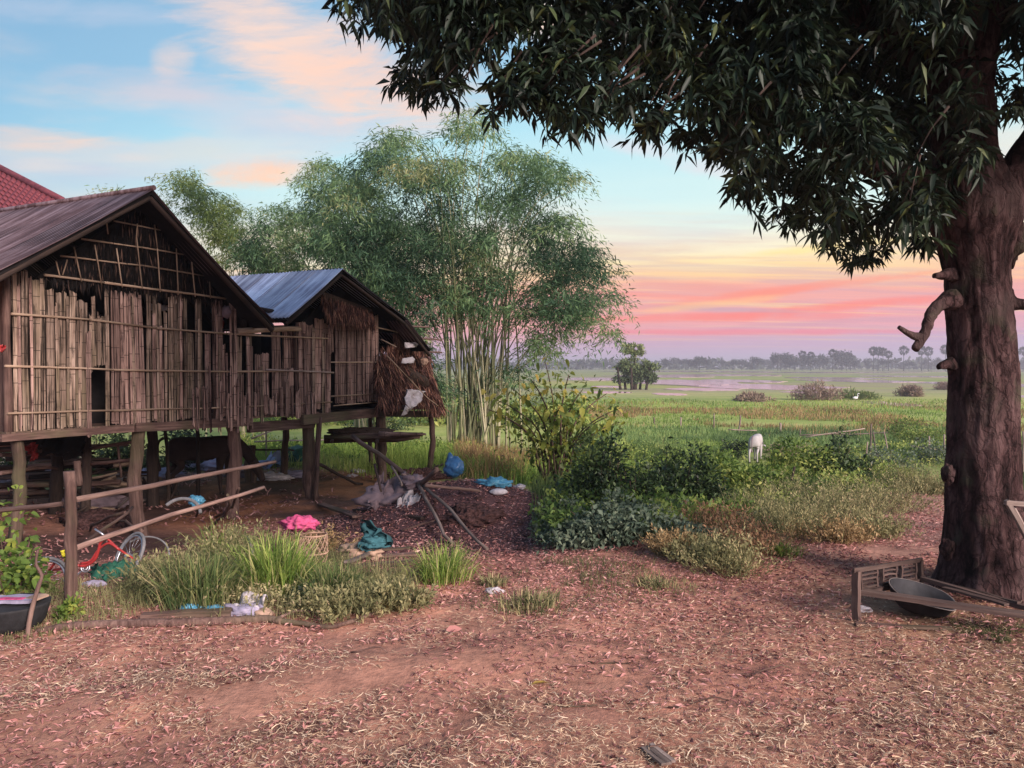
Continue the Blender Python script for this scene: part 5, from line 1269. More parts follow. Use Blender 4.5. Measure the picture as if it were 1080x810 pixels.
# ================================================================== FIELD: lone trees, scrub, far treeline
def tree_grove():
    g = G(668, 411); Y = g.y; k = Y/FPX; rng = np.random.default_rng(9)
    root = empty('field_tree', (g.x, g.y, g.z), 'lone dark green grove tree standing in the wet field, taller crown on top', 'tree')
    for dx in (-14, -8, -3, 3, 8, 13): 
        a = Vector((g.x+dx*k, Y+rng.normal()*.8, g.z-.1)); stick('trunk', a, a+Vector((dx*k*.25, 0, 24*k)), .22, 'dark_wood', root, r1=.12, seg=6)
    stick('trunk', Vector((g.x+1*k, Y, g.z)), Vector((g.x+2*k, Y, g.z+42*k)), .2, 'dark_wood', root, r1=.1, seg=6)
    def cl(cx, cy, rx, ry, n):
        u = rdir(n, .15, rng)*(rng.random((n, 1))**.4); c = P(cx, cy, Y); return np.array(c)+u*np.array([rx*k, rx*k, ry*k])
    C = np.concatenate([cl(656+rng.uniform(-6, 34), 392+rng.uniform(-10, 10), rng.uniform(4, 8), rng.uniform(3, 5), 170) for _ in range(34)]+[cl(664+rng.uniform(-9, 14), 370+rng.uniform(-6, 5), rng.uniform(3, 7), rng.uniform(1.6, 3), 90) for _ in range(13)]+[cl(668, 380, 6, 6, 160)])
    n = len(C); v, p, kk = leaf_arrays(C, rdir(n, 0, rng), rng.uniform(.25, .6, n), .25, .1, 2, 0, rng); build_arrays('crown', [(v, p, kk, np.clip((C[:, 2]-g.z)/9+rng.random(n)*.4-.2, 0, 1))], 'tree_mid', root)
tree_grove()
for (px, py, w, h, l, m) in ((792, 423, 44, 10, 'low brown scrub strip left of the largest scrub mound', 'scrub_brown'), (860, 422, 60, 18, 'largest purplish brown scrub mound in the field', 'scrub_brown'), (962, 418, 36, 14, 'brown scrub mound nearest the trunk in the field', 'scrub_brown'),
                         (905, 421, 50, 10, 'green weed bank between the two brown scrub mounds', 'grass_green'), (1000, 411, 30, 8, 'flat brown scrub directly left of the trunk', 'scrub_brown')):
    B(px, py, w, h, m, 1700, l, leaf=.55, aspect=.16, stems=0, up=.9)
def far_variants():
    out = []
    for s in range(5):
        rng = np.random.default_rng(200+s); n = 420; C = []
        for j in range(5):
            c = np.array([rng.normal()*.2, rng.normal()*.2, rng.uniform(.45, .8)]); u = rdir(n//5, 0, rng)*(rng.random((n//5, 1))**.4); C.append(c+u*np.array([.28, .28, .22])*rng.uniform(.7, 1.2))
        C = np.concatenate(C); C[:, 2] = np.clip(C[:, 2], .12, 1); v, p, k = leaf_arrays(C, rdir(len(C), 0, rng), .11, .08, .1, 2, 0, rng)
        me = bpy.data.meshes.new('crown'); me.from_pydata([tuple(x) for x in v], [], [tuple(f) for a in p for f in a.tolist()]); me.materials.append(MATS['tree_far']); out.append(me)
    pm = []
    for s in range(3):
        rng = np.random.default_rng(300+s); n = 260; u = rdir(n, 0, rng)*(rng.random((n, 1))**.25); C = np.array([0, 0, .86])+u*np.array([.17, .17, .14])
        v, p, k = leaf_arrays(C, u, .10, .05, .1, 2, 0, rng); me = bpy.data.meshes.new('crown'); me.from_pydata([tuple(x) for x in v], [], [tuple(f) for a in p for f in a.tolist()]); me.materials.append(MATS['tree_far']); pm.append(me)
    mb = MB(); mb.tube([(0, 0, -.02), (.005, 0, .4), (0, 0, .88)], [.018, .014, .012], 6); o = mb.build('trunk', 'tree_far'); tm = o.data; bpy.data.objects.remove(o)
    return out, pm, tm
FV, PM, TM = far_variants()
def far_tree(px, top, Y, w=1.0, palm=False, seed=0):
    x = (px-540)/FPX*Y; z = hz(x, Y); h = P(px, top, Y).z-z
    if palm: lab, cat, grp, nm = 'round-headed sugar palm standing above the hazy far treeline', 'palm', 'sugar palms of the far treeline', 'sugar_palm'
    else: lab, cat, grp, nm = 'hazy bluish broadleaf tree in the line of trees on the horizon', 'tree', 'broadleaf trees on the horizon', 'distant_tree'
    r = bpy.data.objects.new(nm, None); COL.objects.link(r); r.location = (x, Y, z); r.scale = (h*w, h*w, h); r.rotation_euler.z = random.uniform(0, 6.28); tag(r, lab, cat, grp)
    c = bpy.data.objects.new('crown', (PM if palm else FV)[seed % (3 if palm else 5)]); COL.objects.link(c); c.parent = r
    t = bpy.data.objects.new('trunk', TM); COL.objects.link(t); t.parent = r
rf = random.Random(4)
prof = [(380, 380), (600, 381), (640, 379), (700, 378), (740, 377), (775, 379), (800, 377), (820, 375), (840, 374), (850, 374), (880, 373), (905, 378), (925, 377), (945, 378), (960, 378), (990, 377), (1080, 377), (1300, 377)]
px = 560
while px < 1180:
    top = float(np.interp(px, [p[0] for p in prof], [p[1] for p in prof]))+rf.uniform(-1.5, 3.5); far_tree(px, top, rf.uniform(620, 900), rf.uniform(.7, 1.25), False, rf.randrange(5)); px += rf.uniform(5, 12)
for px, top in ((738, 376), (745, 378), (820, 371), (823, 372), (838, 374), (888, 368), (893, 371), (897, 370), (868, 373)): far_tree(px, top, 640, rf.uniform(.8, 1.0), False, rf.randrange(5))
for px, top in ((846, 371), (855, 372), (878, 369.5), (921, 367), (926, 367), (931, 368), (937, 371), (953, 366), (972, 366), (979, 367), (997, 365), (1069, 368), (1079, 367), (1086, 369), (1010, 369)): far_tree(px, top, 600, .9, True, rf.randrange(3))
def woodland():
    rng = np.random.default_rng(77); n = 9000; Y = rng.uniform(760, 940, n); px = rng.uniform(-300, 1400, n); X = (px-540)/FPX*Y; hmax = 6+5*vnoise(X, Y*0, 1/30, 4)
    Z = H(X, Y)+rng.random(n)**.7*hmax; v, p, k = leaf_arrays(np.stack([X, Y, Z], 1), rdir(n, 0, rng), 5.5, 4.0, .1, 2, 0, rng)
    tag(build_arrays('far_woodland', [(v, p, k, rng.random(n))], 'tree_far'), 'low continuous belt of woodland on the horizon', None, None, 'stuff')
woodland()

# ================================================================== LITTER ON THE YARD
def curl_arrays(Pn, L, W, bend, tilt, rng):
    """dry curled straws lying on the ground: three-piece bent strips"""
    n = len(Pn); a = rng.uniform(0, 2*math.pi, n); pts = [Pn]; c = Pn.copy(); ang = a
    for j in range(3):
        c = c+np.stack([np.cos(ang), np.sin(ang), tilt*rng.normal(size=n)], 1)*(L/3)[:, None]; ang = ang+bend*rng.normal(size=n); pts.append(c)
    vs = []
    for j, q in enumerate(pts):
        aa = a if j == 0 else ang; s = np.stack([-np.sin(a), np.cos(a), .35*rng.normal(size=n)], 1)*(W*(.35 if j in (0, 3) else .5))[:, None]
        vs += [q-s, q+s]
    v = np.stack(vs, 1); b = np.arange(n)[:, None]*8
    return v.reshape(-1, 3), [b+np.array([0, 1, 3, 2]), b+np.array([2, 3, 5, 4]), b+np.array([4, 5, 7, 6])], 8
def litter():
    rng = np.random.default_rng(21)
    def yard(n, Y0, Y1, clumpy, thr, pw=1.0):
        Y = Y0*(Y1/Y0)**(rng.random(n)**pw); X = rng.uniform(-.74, .74, n)*Y*1.05; d = fbm(X, Y, clumpy, 61)
        px = 540+FPX*X/Y
        gr = sst(-.6, 1.0, Y-(8.3-.6*sst(-.5, -2.5, X)*0)) ; pathm = np.exp(-(((X-4.6-(Y-9)*.50)/1.5)**2))
        bare = np.exp(-(((X+1.5-(Y-4)*.9)/1.1)**2))*np.exp(-((Y-4.2)/.8)**2)
        fine = fbm(X, Y, 4.5, 67)
        k = (d+.5*(fine-.47)-.13*bare > thr-.13*sst(5.0, 6.6, Y)-.12*rng.random(n)) & ((Y < 8.2+rng.normal(size=n)*.5) | (rng.random(n) < pathm) | ((X < .9) & (X > -4.2) & (Y < 11.8)))
        return np.stack([X[k], Y[k], H(X[k], Y[k])], 1), d[k]
    P1, d1 = yard(190000, 2.7, 17, 1.1, .42); kk_ = rng.random(len(P1)) < np.clip(.30+(P1[:, 1]-4.6)*.35, .3, 1); P1 = P1[kk_]; n = len(P1); P1[:, 2] += rng.uniform(.004, .022, n)
    L = rng.uniform(.012, .045, n)*(1+.05*P1[:, 1]); v, p, k = leaf_arrays(P1, rng.normal(size=(n, 3))*np.array([1, 1, .35]), L, L*rng.uniform(.10, .34, n), .5, 2, .1, rng)
    tag(build_arrays('leaf_litter', [(v, p, k, np.clip(rng.random(n)*.55+.45*fbm(P1[:, 0], P1[:, 1], 1.7, 88)-.05, 0, 1))], 'litter'), 'reddish dry leaf litter over the yard', None, None, 'stuff')
    P2, d2 = yard(90000, 2.6, 13, .9, .41); P2 = P2[rng.random(len(P2)) < np.clip(1.0-(P2[:, 1]-3.6)*.30, .07, .8)]; n = len(P2); P2[:, 2] += rng.uniform(.006, .026, n)
    L = rng.uniform(.02, .085, n); v, p, k = curl_arrays(P2, L, rng.uniform(.0022, .0055, n), .75, .16, rng)
    tag(build_arrays('dry_straw', [(v, p, k, rng.random(n)**1.3)], 'straw'), 'pale curled straws scattered over the yard', None, None, 'stuff')
    P3, d3 = yard(2600, 2.7, 12, .9, .40); n = len(P3); L = rng.uniform(.01, .035, n); P3[:, 2] += .008
    v, p, k = leaf_arrays(P3, rng.normal(size=(n, 3)), L, L, .4, 2, 0, rng); tag(build_arrays('soil_crumbs', [(v, p, k, rng.random(n)*.3)], 'litter'), 'dark crumbs of soil and bark', None, None, 'stuff')
    # dead twigs
    for (px, py, w, a, l) in ((705, 748, 70, .2, 'thin dark twig lying right of the split bamboo end'), (370, 690, 40, -.1, 'short dark twig lying in the middle left of the yard'), (790, 716, 60, .5, 'dark curved twig lying below the bed frame'),
                              (620, 700, 50, .1, 'thin twig lying in the middle of the yard'), (575, 745, 55, -.15, 'grey twig lying near the lower middle of the yard'), (930, 690, 60, -.3, 'thin pale twig right below the basin')):
        g = G(px, py); L = w/FPX*g.y; d = Vector((math.cos(a), math.sin(a), 0))*L; b = g+d; b.z = hz(b.x, b.y)+.015; tag(stick('twig', g+Vector((0, 0, .012)), b, .005, 'old_wood', seg=5, crook=.09), l, 'twig')
    for i, (px, py, l, c) in enumerate(((560, 726, 'yellowish leaf lying flat in the middle of the yard', .9), (470, 668, 'broad brown leaf right of the fallen branch', .4), (880, 745, 'broad brown leaf lying below the basin', .3))):
        g = G(px, py); v, p, k = leaf_arrays(np.array([[g.x, g.y, g.z+.02]]), np.array([[1, .3, .1]]), .11, .05, .2, 4, .1, rng)
        tag(build_arrays('fallen_leaf', [(v, p, k, np.array([c]))], 'sapling_leaf' if c > .5 else 'litter', origin=tuple(g)), l, 'leaf')
litter()
def mound_clods():
    rng = np.random.default_rng(8); n = 260; mb = MB()
    for i in range(n):
        x = -1.2+rng.normal()*.95; y = 9.9+rng.normal()*.9; r = rng.uniform(.012, .05); z = hz(x, y)
        bm = bmesh.new(); bmesh.ops.create_icosphere(bm, subdivisions=1, radius=r); V = [(v.co.x*(1+rng.normal()*.2)+x, v.co.y*(1+rng.normal()*.2)+y, v.co.z*.7*(1+rng.normal()*.2)+z+r*.2) for v in bm.verts]; F = [tuple(v.index for v in f.verts) for f in bm.faces]; bm.free(); mb.add(V, F)
    tag(mb.build('soil_clods', 'soil_dark'), 'lumps of dark soil on the mound', None, None, 'stuff')
    q = [G(x, y, .0) for x, y in ((485, 525), (500, 545), (520, 535), (470, 560), (535, 520), (455, 545), (345, 520), (362, 545), (395, 525))]
    for i, g in enumerate(q): pass
    rng = np.random.default_rng(12); n = 5200; X = -.8+rng.normal(size=n)*1.5; Y = 9.4+rng.normal(size=n)*1.3; Z = H(X, Y)+.015; L = rng.uniform(.02, .07, n)
    v, p, k = curl_arrays(np.stack([X, Y, Z], 1), L, rng.uniform(.004, .016, n), .5, .3, rng); tag(build_arrays('mound_debris', [(v, p, k, rng.random(n)*.8)], 'litter'), 'chips and bark scraps strewn on the dark mound', None, None, 'stuff')
mound_clods()
def hut_clutter():
    rng = np.random.default_rng(66); n = 3600; t = rng.uniform(-1, 8, n); w = rng.uniform(-.4, 5.5, n); X = O1.x+U.x*t-N_.x*w; Y = O1.y+U.y*t-N_.y*w; k = (fbm(X, Y, 1.1, 5) > .42); X, Y = X[k], Y[k]; n = len(X)
    L = rng.uniform(.04, .16, n); v, p, q = curl_arrays(np.stack([X, Y, H(X, Y)+rng.uniform(.01, .07, n)], 1), L, rng.uniform(.006, .035, n), .5, .5, rng); tag(build_arrays('hut_debris', [(v, p, q, rng.random(n)**1.5*.8)], 'litter'), 'scraps and husks strewn under the houses', None, None, 'stuff')
    for i in range(26):
        t, w = random.uniform(-.5, 5), random.uniform(.3, 4.5); a = O1+U*t+BK*w; a.z = hz(a.x, a.y)+.03; b = a+Vector((random.uniform(-.8, .8), random.uniform(-.5, .5), 0)); b.z = hz(b.x, b.y)+random.uniform(.03, .35)
        tag(stick('loose_pole', a, b, random.uniform(.012, .03), random.choice(('old_wood', 'grey_wood', 'dark_wood')), crook=.05), 'loose stick in the clutter under the big house', 'stick', 'loose sticks under the big house')
hut_clutter()
g = G(500, 545); blob_mesh('soil_lump', (g.x, g.y, g.z-.06), .34, 'soil_dark', None, 'big dark earth lump with a hollow on the right flank of the mound', 'earth lump', 5, squash=(1.1, .8, .5), amp=.5, freq=2.6, fold=.35, sub=5)
g = G(440, 505); blob_mesh('soil_lump', (g.x, g.y, g.z+.0), .4, 'soil_dark', None, 'dark earth lump behind the grey sacks on the mound', 'earth lump', 8, squash=(1.5, .8, .5), amp=.5, freq=2.6, fold=.35, sub=5)

# ================================================================== FENCE AND YARD OBJECTS
fo = G(76, 640); fence = empty('pole_fence', tuple(fo), 'rustic pole fence with one stout post and two slanting rails', 'fence')
stick('post', fo+Vector((0, 0, -.1)), P(73, 497, fo.y), .042, 'old_wood', fence, r1=.036, seg=12, n=9, crook=.02, jit=.12)
Yp = fo.y
stick('rail', P(79, 527, Yp+.03), P(290, 487, 8.2), .022, 'driftwood', fence, n=7, crook=.008); stick('rail', P(80, 578, Yp+.03), P(278, 514, 7.8), .021, 'driftwood', fence, n=7, crook=.008)
stick('rail', P(-30, 541, 5.9), P(66, 531, Yp+.05), .020, 'driftwood', fence, n=5, crook=.01)
stick('rail', P(78, 580, 6.4), P(140, 535, 7.6), .016, 'old_wood', fence, crook=.02)
# crooked forked sapling stake in front of the left plant
st = G(28, 672); mb = MB(); mb.tube(smoothpts([st+Vector((0, 0, -.03)), P(33, 645, st.y), P(40, 620, st.y), P(44, 607, st.y), P(38, 595, st.y), P(40, 580, st.y)], 3), [.017-.0007*i for i in range(16)], 6, .15)
tag(mb.build('stake', 'driftwood', origin=st), 'thin crooked stake standing in front of the bicycle wheel', 'stake')

def torus_mb(mb, c, nrm, Rr, r, seg=30, sec=6, arc=(0, 2*math.pi), squash=1):
    nrm = Vector(nrm).normalized(); x = nrm.cross(Vector((0, 0, 1)));
    x = x.normalized() if x.length > .1 else Vector((1, 0, 0)); y = nrm.cross(x); pts = [Vector(c)+x*math.cos(arc[0]+(arc[1]-arc[0])*i/seg)*Rr+y*math.sin(arc[0]+(arc[1]-arc[0])*i/seg)*Rr*squash for i in range(seg+1)]
    mb.tube(pts, r, sec, cap=arc[1]-arc[0] < 6.2); return pts
# bicycle lying in the weeds: two wheels, red frame
bo = G(95, 615); by = empty('bicycle', tuple(bo), 'broken red bicycle lying on its side in the weeds behind the fence post', 'bicycle')
def wheel(c, nrm, Rr):
    mb = MB(); torus_mb(mb, c, nrm, Rr, .015); w = mb.build('wheel', 'rubber_grey', by)
    mb = MB(); torus_mb(mb, c, nrm, Rr-.022, .008); mb.build('rim', 'steel', w)
    mb = MB(); nv = Vector(nrm).normalized(); x = nv.cross(Vector((0, 0, 1))).normalized(); y = nv.cross(x)
    for i in range(14):
        a = 2*math.pi*i/14; d = x*math.cos(a)+y*math.sin(a); mb.tube([Vector(c)+d*.02, Vector(c)+d*(Rr-.025)], .0016, 4)
    mb.tube([Vector(c)-nv*.03, Vector(c)+nv*.03], .02, 8); mb.build('spokes', 'steel', w)
w1 = P(44, 612, 6.3); w2 = P(136, 586, 6.7); wheel(w1, (.25, -.75, .55), .19); wheel(w2, (-.55, -.65, .45), .20)
mb = MB(); K = lambda x, y, d=6.45: P(x, y, d)
mb.tube(smoothpts([K(84, 597), K(92, 596), K(100, 590), K(104, 580), K(106, 572), K(112, 567)], 3), .013, 7); mb.tube(smoothpts([K(85, 594), K(95, 592), K(102, 582), K(108, 576), K(116, 573), K(126, 580)], 3), .010, 7)
mb.tube(smoothpts([K(111, 566), K(124, 578, 6.5), K(143, 591, 6.6)], 3), .010, 7); mb.tube([K(52, 602), K(84, 596)], .010, 7); mb.tube([K(52, 602), K(60, 590)], .010, 7); mb.build('frame', 'paint_red', by)
mb = MB(); mb.tube(smoothpts([K(64, 622), K(72, 618), K(84, 604), K(92, 600)], 3), .008, 6); mb.build('fork', 'steel', by); mb = MB(); mb.tube([K(100, 558), K(112, 566)], .009, 6); mb.build('seat_post', 'steel', by)
mb = MB(); torus_mb(mb, K(90, 599), (.1, -1, .3), .033, .007, 18); torus_mb(mb, K(90, 599), (.1, -1, .3), .018, .005, 14); mb.build('chainring', 'steel', by)
mb = MB(); torus_mb(mb, P(150, 590, 6.75), (.1, -.7, .6), .22, .008, 24, 6, (3.2, 5.4)); mb.build('mudguard', 'rubber_grey', by)
# green netting heap
drape('green_netting', [P(104, 592, 6.5), P(142, 596, 6.6), P(138, 612, 6.35), P(88, 620, 6.2)], 16, 12, 'net_green', 'dark green netting heaped under the red bicycle frame', 'netting', .05, 6)
blob_mesh('netting_bundle', P(122, 605, 6.55), .13, 'net_green', None, 'green bundle of net bunched up behind the bicycle wheel', 'netting', 12, squash=(1.5, .8, .6), amp=.5, freq=2.5, fold=.4)
blob_mesh('bottle_scrap', P(100, 616, 6.1), .05, 'cloth_lilac', None, 'pale crushed plastic lying at the end of the green netting', 'plastic', 3, squash=(1.9, .7, .6))
g = P(71, 590, 6.2); drape('yellow_ribbon', [P(66, 580, 6.2), P(72, 579, 6.2), P(73, 604, 6.2), P(69, 603, 6.2)], 4, 10, 'yellow_plastic', 'yellow plastic strip hanging beside the fence post', 'plastic', .03, 5)
# low tub with red and white lid at the left edge
tb = G(14, 662); tub = empty('tub', tuple(tb), 'old black tub with faded red and white board on top at the left edge', 'tub'); mb = MB()
mb.tube([tb+Vector((0, 0, .0)), tb+Vector((0, 0, .05)), tb+Vector((0, 0, .15)), tb+Vector((0, 0, .17))], [.15, .19, .22, .225], 22, .02); mb.build('tub_body', 'rubber', tub)
q = tb+Vector((0, 0, .185)); plank('lid_board', q+Vector((-.28, .02, 0)), q+Vector((.17, -.02, .01)), .15, .02, 'cloth_lilac', tub, n=5, warp=.006)
q2 = q+Vector((0, 0, .022)); plank('red_strip', q2+Vector((-.08, -.04, 0)), q2+Vector((.10, -.04, .0)), .04, .008, 'cloth_pink', tub); plank('cardboard_piece', q2+Vector((.10, .02, -.003)), q2+Vector((.20, .0, -.004)), .11, .012, 'cardboard', tub)

# fallen branch and plank
br = empty('fallen_branch', tuple(G(190, 662)), 'long crooked fallen branch lying along the edge of the yard', 'branch')
pt = [(38, 669), (80, 663), (130, 661), (190, 660), (240, 658), (280, 656), (297, 659)]; mb = MB()
mb.tube(smoothpts([G(x, y, .02) for x, y in pt], 5), [.016+.016*math.sin(math.pi*i/31)**.5 for i in range(31)], 8, .1); mb.build('branch_stem', 'old_wood', br)
mb = MB(); mb.tube(smoothpts([G(x, y, .018) for x, y in ((285, 657), (315, 660), (345, 664), (365, 660), (385, 653), (398, 648))], 5), [.020-.0004*i for i in range(26)], 8, .12); mb.build('branch_stem', 'old_wood', br)
mb = MB(); mb.tube(smoothpts([G(290, 657, .02), G(310, 651, .04), G(330, 650, .03), G(345, 652, .01)], 4), [.012-.0005*i for i in range(13)], 6, .12); mb.build('side_twig', 'driftwood', br)
tag(plank('plank', G(150, 655, .03), G(244, 651, .035), .07, .05, 'old_wood', warp=.006), 'short dark reddish plank lying behind the fallen branch', 'plank')
blob_mesh('blue_plastic', G(200, 646, .03), .055, 'plastic_cyan', None, 'small blue plastic scrap lying left of the white sack', 'plastic', 2, squash=(1.2, .7, .5), amp=.5, fold=.3)
blob_mesh('blue_plastic', G(228, 647, .03), .05, 'plastic_cyan', None, 'blue plastic scrap tucked against the left end of the white sack', 'plastic', 4, squash=(1.5, .7, .5), amp=.5, fold=.3)
drape('white_sack', [G(236, 650, .03), G(262, 640, .12), G(282, 646, .10), G(272, 653, .03)], 16, 12, 'cloth_white', 'crumpled white sack lying at the weed edge behind the fallen branch', 'sack', .03, 11)
blob_mesh('sack_filling', G(258, 649, .03), .10, 'cloth_lilac', None, 'lilac crumpled bag under the white sack', 'bag', 9, squash=(1.5, .7, .5), amp=.5, fold=.3)
blob_mesh('stone', G(278, 652, .03), .055, 'cardboard', None, 'pinkish stone against the right end of the white sack', 'stone', 7, squash=(1.2, .8, .7))
tag(stick('stick', G(262, 600, .3), G(286, 634, .05), .014, 'grey_wood'), 'grey stick slanting down through the weeds', 'stick')
# wicker basket with pink cloth
wb = G(325, 602); Rk = .155; wk = empty('wicker_basket', tuple(wb), 'round open-weave wicker basket standing tilted in the weeds', 'basket')
for s_ in (1, -1):
    for i in range(16):
        a0 = 2*math.pi*i/16; pts = []
        for j in range(9):
            t = j/8; a = a0+s_*t*1.35; r = Rk*(1-.42*abs(t-.35)**1.5); pts.append(wb+Vector((r*math.cos(a)+t*.05, r*math.sin(a), .02+t*.32)))
        mb = MB(); mb.tube(pts, .0042, 4); mb.build('cane', 'wicker', wk)
for z_, r_ in ((.03, .80), (.17, 1.0), (.33, .78)):
    mb = MB(); torus_mb(mb, wb+Vector((.05*z_/.33, 0, z_)), (0, .05, 1), Rk*r_, .008, 26); mb.build('hoop', 'wicker', wk)
blob_mesh('pink_cloth', P(316, 552, wb.y-.02), .115, 'cloth_pink', None, 'crumpled bright pink cloth lying on top of the wicker basket', 'cloth', 6, squash=(1.35, .9, .6), amp=.35, freq=3.2, fold=.28)
tag(stick('stick', G(318, 610, .12), G(340, 585, .2), .012, 'driftwood', crook=.08), 'bent pale stick leaning in front of the wicker basket', 'stick')
# teal cloth and plank pile
tg = G(392, 592); blob_mesh('rag_heap', tg+Vector((-.12, .05, .09)), .16, 'cardboard', None, 'brownish heap of rags left of the teal cloth', 'rags', 4, squash=(1.2, .8, .5), amp=.5, fold=.4)
drape('teal_cloth', [P(380, 556, tg.y+.1), P(392, 552, tg.y), P(412, 573, tg.y-.05), P(386, 582, tg.y-.1)], 14, 12, 'cloth_teal', 'dark teal cloth crumpled behind the plank pile', 'cloth', .06, 8)
blob_mesh('teal_bundle', P(393, 572, tg.y-.05), .09, 'cloth_teal', None, 'small teal bundle at the foot of the teal cloth', 'cloth', 14, squash=(1.3, .8, .6), amp=.5, fold=.5)
for i, (a, b, w, l) in enumerate((((372, 601), (437, 596), .09, 'broad reddish plank in front of its pile'), ((385, 592), (440, 590), .08, 'reddish plank in the middle of its pile'), ((392, 587), (432, 585), .06, 'narrow plank at the back of its pile'), ((366, 604), (396, 590), .05, 'tan plank lying slanted over the left end of the pile'))):
    tag(plank('plank', G(*a, .03+.02*i), G(*b, .035+.02*i), w, .022, 'old_wood' if i < 3 else 'grey_wood', warp=.004), l, 'plank')
rng = np.random.default_rng(91); Xs = rng.uniform(378, 440, 240); Pn = np.array([tuple(G(float(x), float(rng.uniform(576, 592)), rng.uniform(.02, .07))) for x in Xs]); L = rng.uniform(.03, .09, 240)
v, p, k = leaf_arrays(Pn, rng.normal(size=(240, 3))*np.array([1, 1, .3]), L, L*.35, .2, 2, 0, rng); tag(build_arrays('wood_chips', [(v, p, k, rng.random(240)*.9)], 'litter'), 'reddish wood chips strewn over the plank pile', None, None, 'stuff')
tag(plank('board', G(338, 533, .03), G(377, 548, .04), .13, .03, 'old_wood'), 'dark weathered board lying at the left foot of the mound', 'board')
tag(plank('board', G(374, 541, .04), G(446, 551, .05), .07, .03, 'dark_wood'), 'long thin dark board below the grey sacks', 'board')
tag(stick('pole', G(424, 562, .03), G(475, 548, .05), .012, 'old_wood'), 'thin dark pole lying at the front of the mound', 'pole')
# sacks on the mound
sg = G(415, 532)
drape('grey_sack', [P(398, 505, sg.y+.3), P(436, 500, sg.y+.35), P(428, 540, sg.y), P(386, 536, sg.y)], 18, 14, 'cloth_grey', 'large dull grey-pink sack spread over the side of the mound', 'sack', .09, 4)
blob_mesh('stuffed_sack', P(410, 528, sg.y+.25), .36, 'cloth_grey', None, 'stuffed grey sack bulging beneath the sheet on the mound', 'sack', 21, squash=(1.0, .6, .55), amp=.45, freq=1.8, fold=.3)
drape('white_cloth', [P(424, 523, sg.y-.05), P(444, 515, sg.y), P(438, 545, sg.y-.25), P(414, 541, sg.y-.22)], 16, 14, 'cloth_white', 'white crumpled cloth hanging on the right side of the grey sack', 'cloth', .06, 15)
blob_mesh('cloth_knot', P(436, 508, sg.y+.1), .12, 'cloth_grey', None, 'knotted dull cloth where the leaning poles cross', 'cloth', 17, squash=(1.4, .9, .7), amp=.5, fold=.5)
blob_mesh('blue_bag', P(479, 493, 11.4), .155, 'plastic_blue', None, 'full blue plastic bag standing behind the mound', 'bag', 5, squash=(.95, .9, 1.0), amp=.2, fold=.22, freq=2)
mb = MB(); c = P(476, 484, 11.4); mb.tube([c+Vector((0, 0, -.05)), c+Vector((-.02, 0, .06)), c+Vector((-.03, 0, .09))], [.09, .035, .02], 10, .15); tag(mb.build('bag_neck', 'plastic_blue', origin=c), 'twisted neck of the full blue bag', 'bag')
bpy.data.objects['bag_neck'].parent = bpy.data.objects['blue_bag']; o = bpy.data.objects['bag_neck']; o.location = Vector(c)-bpy.data.objects['blue_bag'].location; del o['label'], o['category']
blob_mesh('blue_scrap', G(523, 512, .03), .16, 'plastic_cyan', None, 'torn light blue plastic lying right of the full blue bag', 'plastic', 6, squash=(1.2, .7, .4), amp=.6, fold=.5)
blob_mesh('white_carton', G(526, 522, .04), .075, 'cloth_white', None, 'small white box lying under the light blue plastic', 'box', 3, squash=(1.5, .8, .6), amp=.08)
for px, py, s, l in ((548, 515, .06, 'pale stone just right of the white box'), (378, 498, .11, 'white plastic scraps lying left of the grey sack'), (371, 503, .08, 'small white plastic scrap at the edge of the orange dirt'), (521, 626, .05, 'small white scrap alone on the leaf litter'), (909, 645, .045, 'white scrap lying behind the front leg of the bed'), (835, 556, .06, 'flat pinkish stone at the edge of the weed bank')):
    blob_mesh('scrap' if 'scrap' in l else 'stone', G(px, py, .02), s, 'cloth_white' if 'white' in l else 'cardboard', None, l, 'scrap' if 'scrap' in l else 'stone', int(px), squash=(1.3, .9, .5), amp=.5, fold=.3)
# leaning poles crossing on the mound
KN = P(440, 510, sg.y+.05)
for a, b, r, l, m in ((P(372, 460, 11.6), KN, .035, 'thick pole slanting down from the platform to the pole crossing', 'old_wood'), (KN, G(478, 576, .03), .024, 'pale thin pole running from the crossing down to the yard', 'grey_wood'), (P(446, 512, sg.y), G(514, 582, .03), .023, 'second pale pole running to the right of the first', 'grey_wood'),
                   (P(424, 500, sg.y+.1), P(446, 512, sg.y), .022, 'short crooked branch at the left of the crossing', 'driftwood'), (KN+Vector((.05, 0, 0)), P(461, 495, 9.6), .035, 'thick pinkish branch sticking up right of the crossing', 'driftwood'), (P(448, 512, 9.5), P(506, 518, 9.8), .022, 'crooked branch lying flat across the top of the mound', 'driftwood'),
                   (P(395, 490, 10.5), P(402, 518, 10), .018, 'thin root curling down behind the grey sack', 'old_wood'), (P(413, 492, 10), P(424, 512, 9.6), .016, 'thin grey stake between the sacks', 'grey_wood'), (P(338, 490, 13.2), G(382, 512, .03), .03, 'dark pole leaning down beside the middle stilt', 'dark_wood')):
    tag(stick('pole', a, b, r, m, n=7, crook=.018), l, 'pole')
for i, (a, b) in enumerate((((445, 500), (490, 480)), ((440, 505), (476, 492)), ((452, 497), (495, 478)))):
    tag(stick('bamboo_pole', G(*a, .06+.03*i), G(*b, .12+.03*i), .03, 'dark_wood'), ('lowest dark bamboo pole lying behind the blue bag', 'dark bamboo pole in the middle of its bundle behind the blue bag', 'uppermost dark bamboo pole behind the blue bag')[i], 'pole')
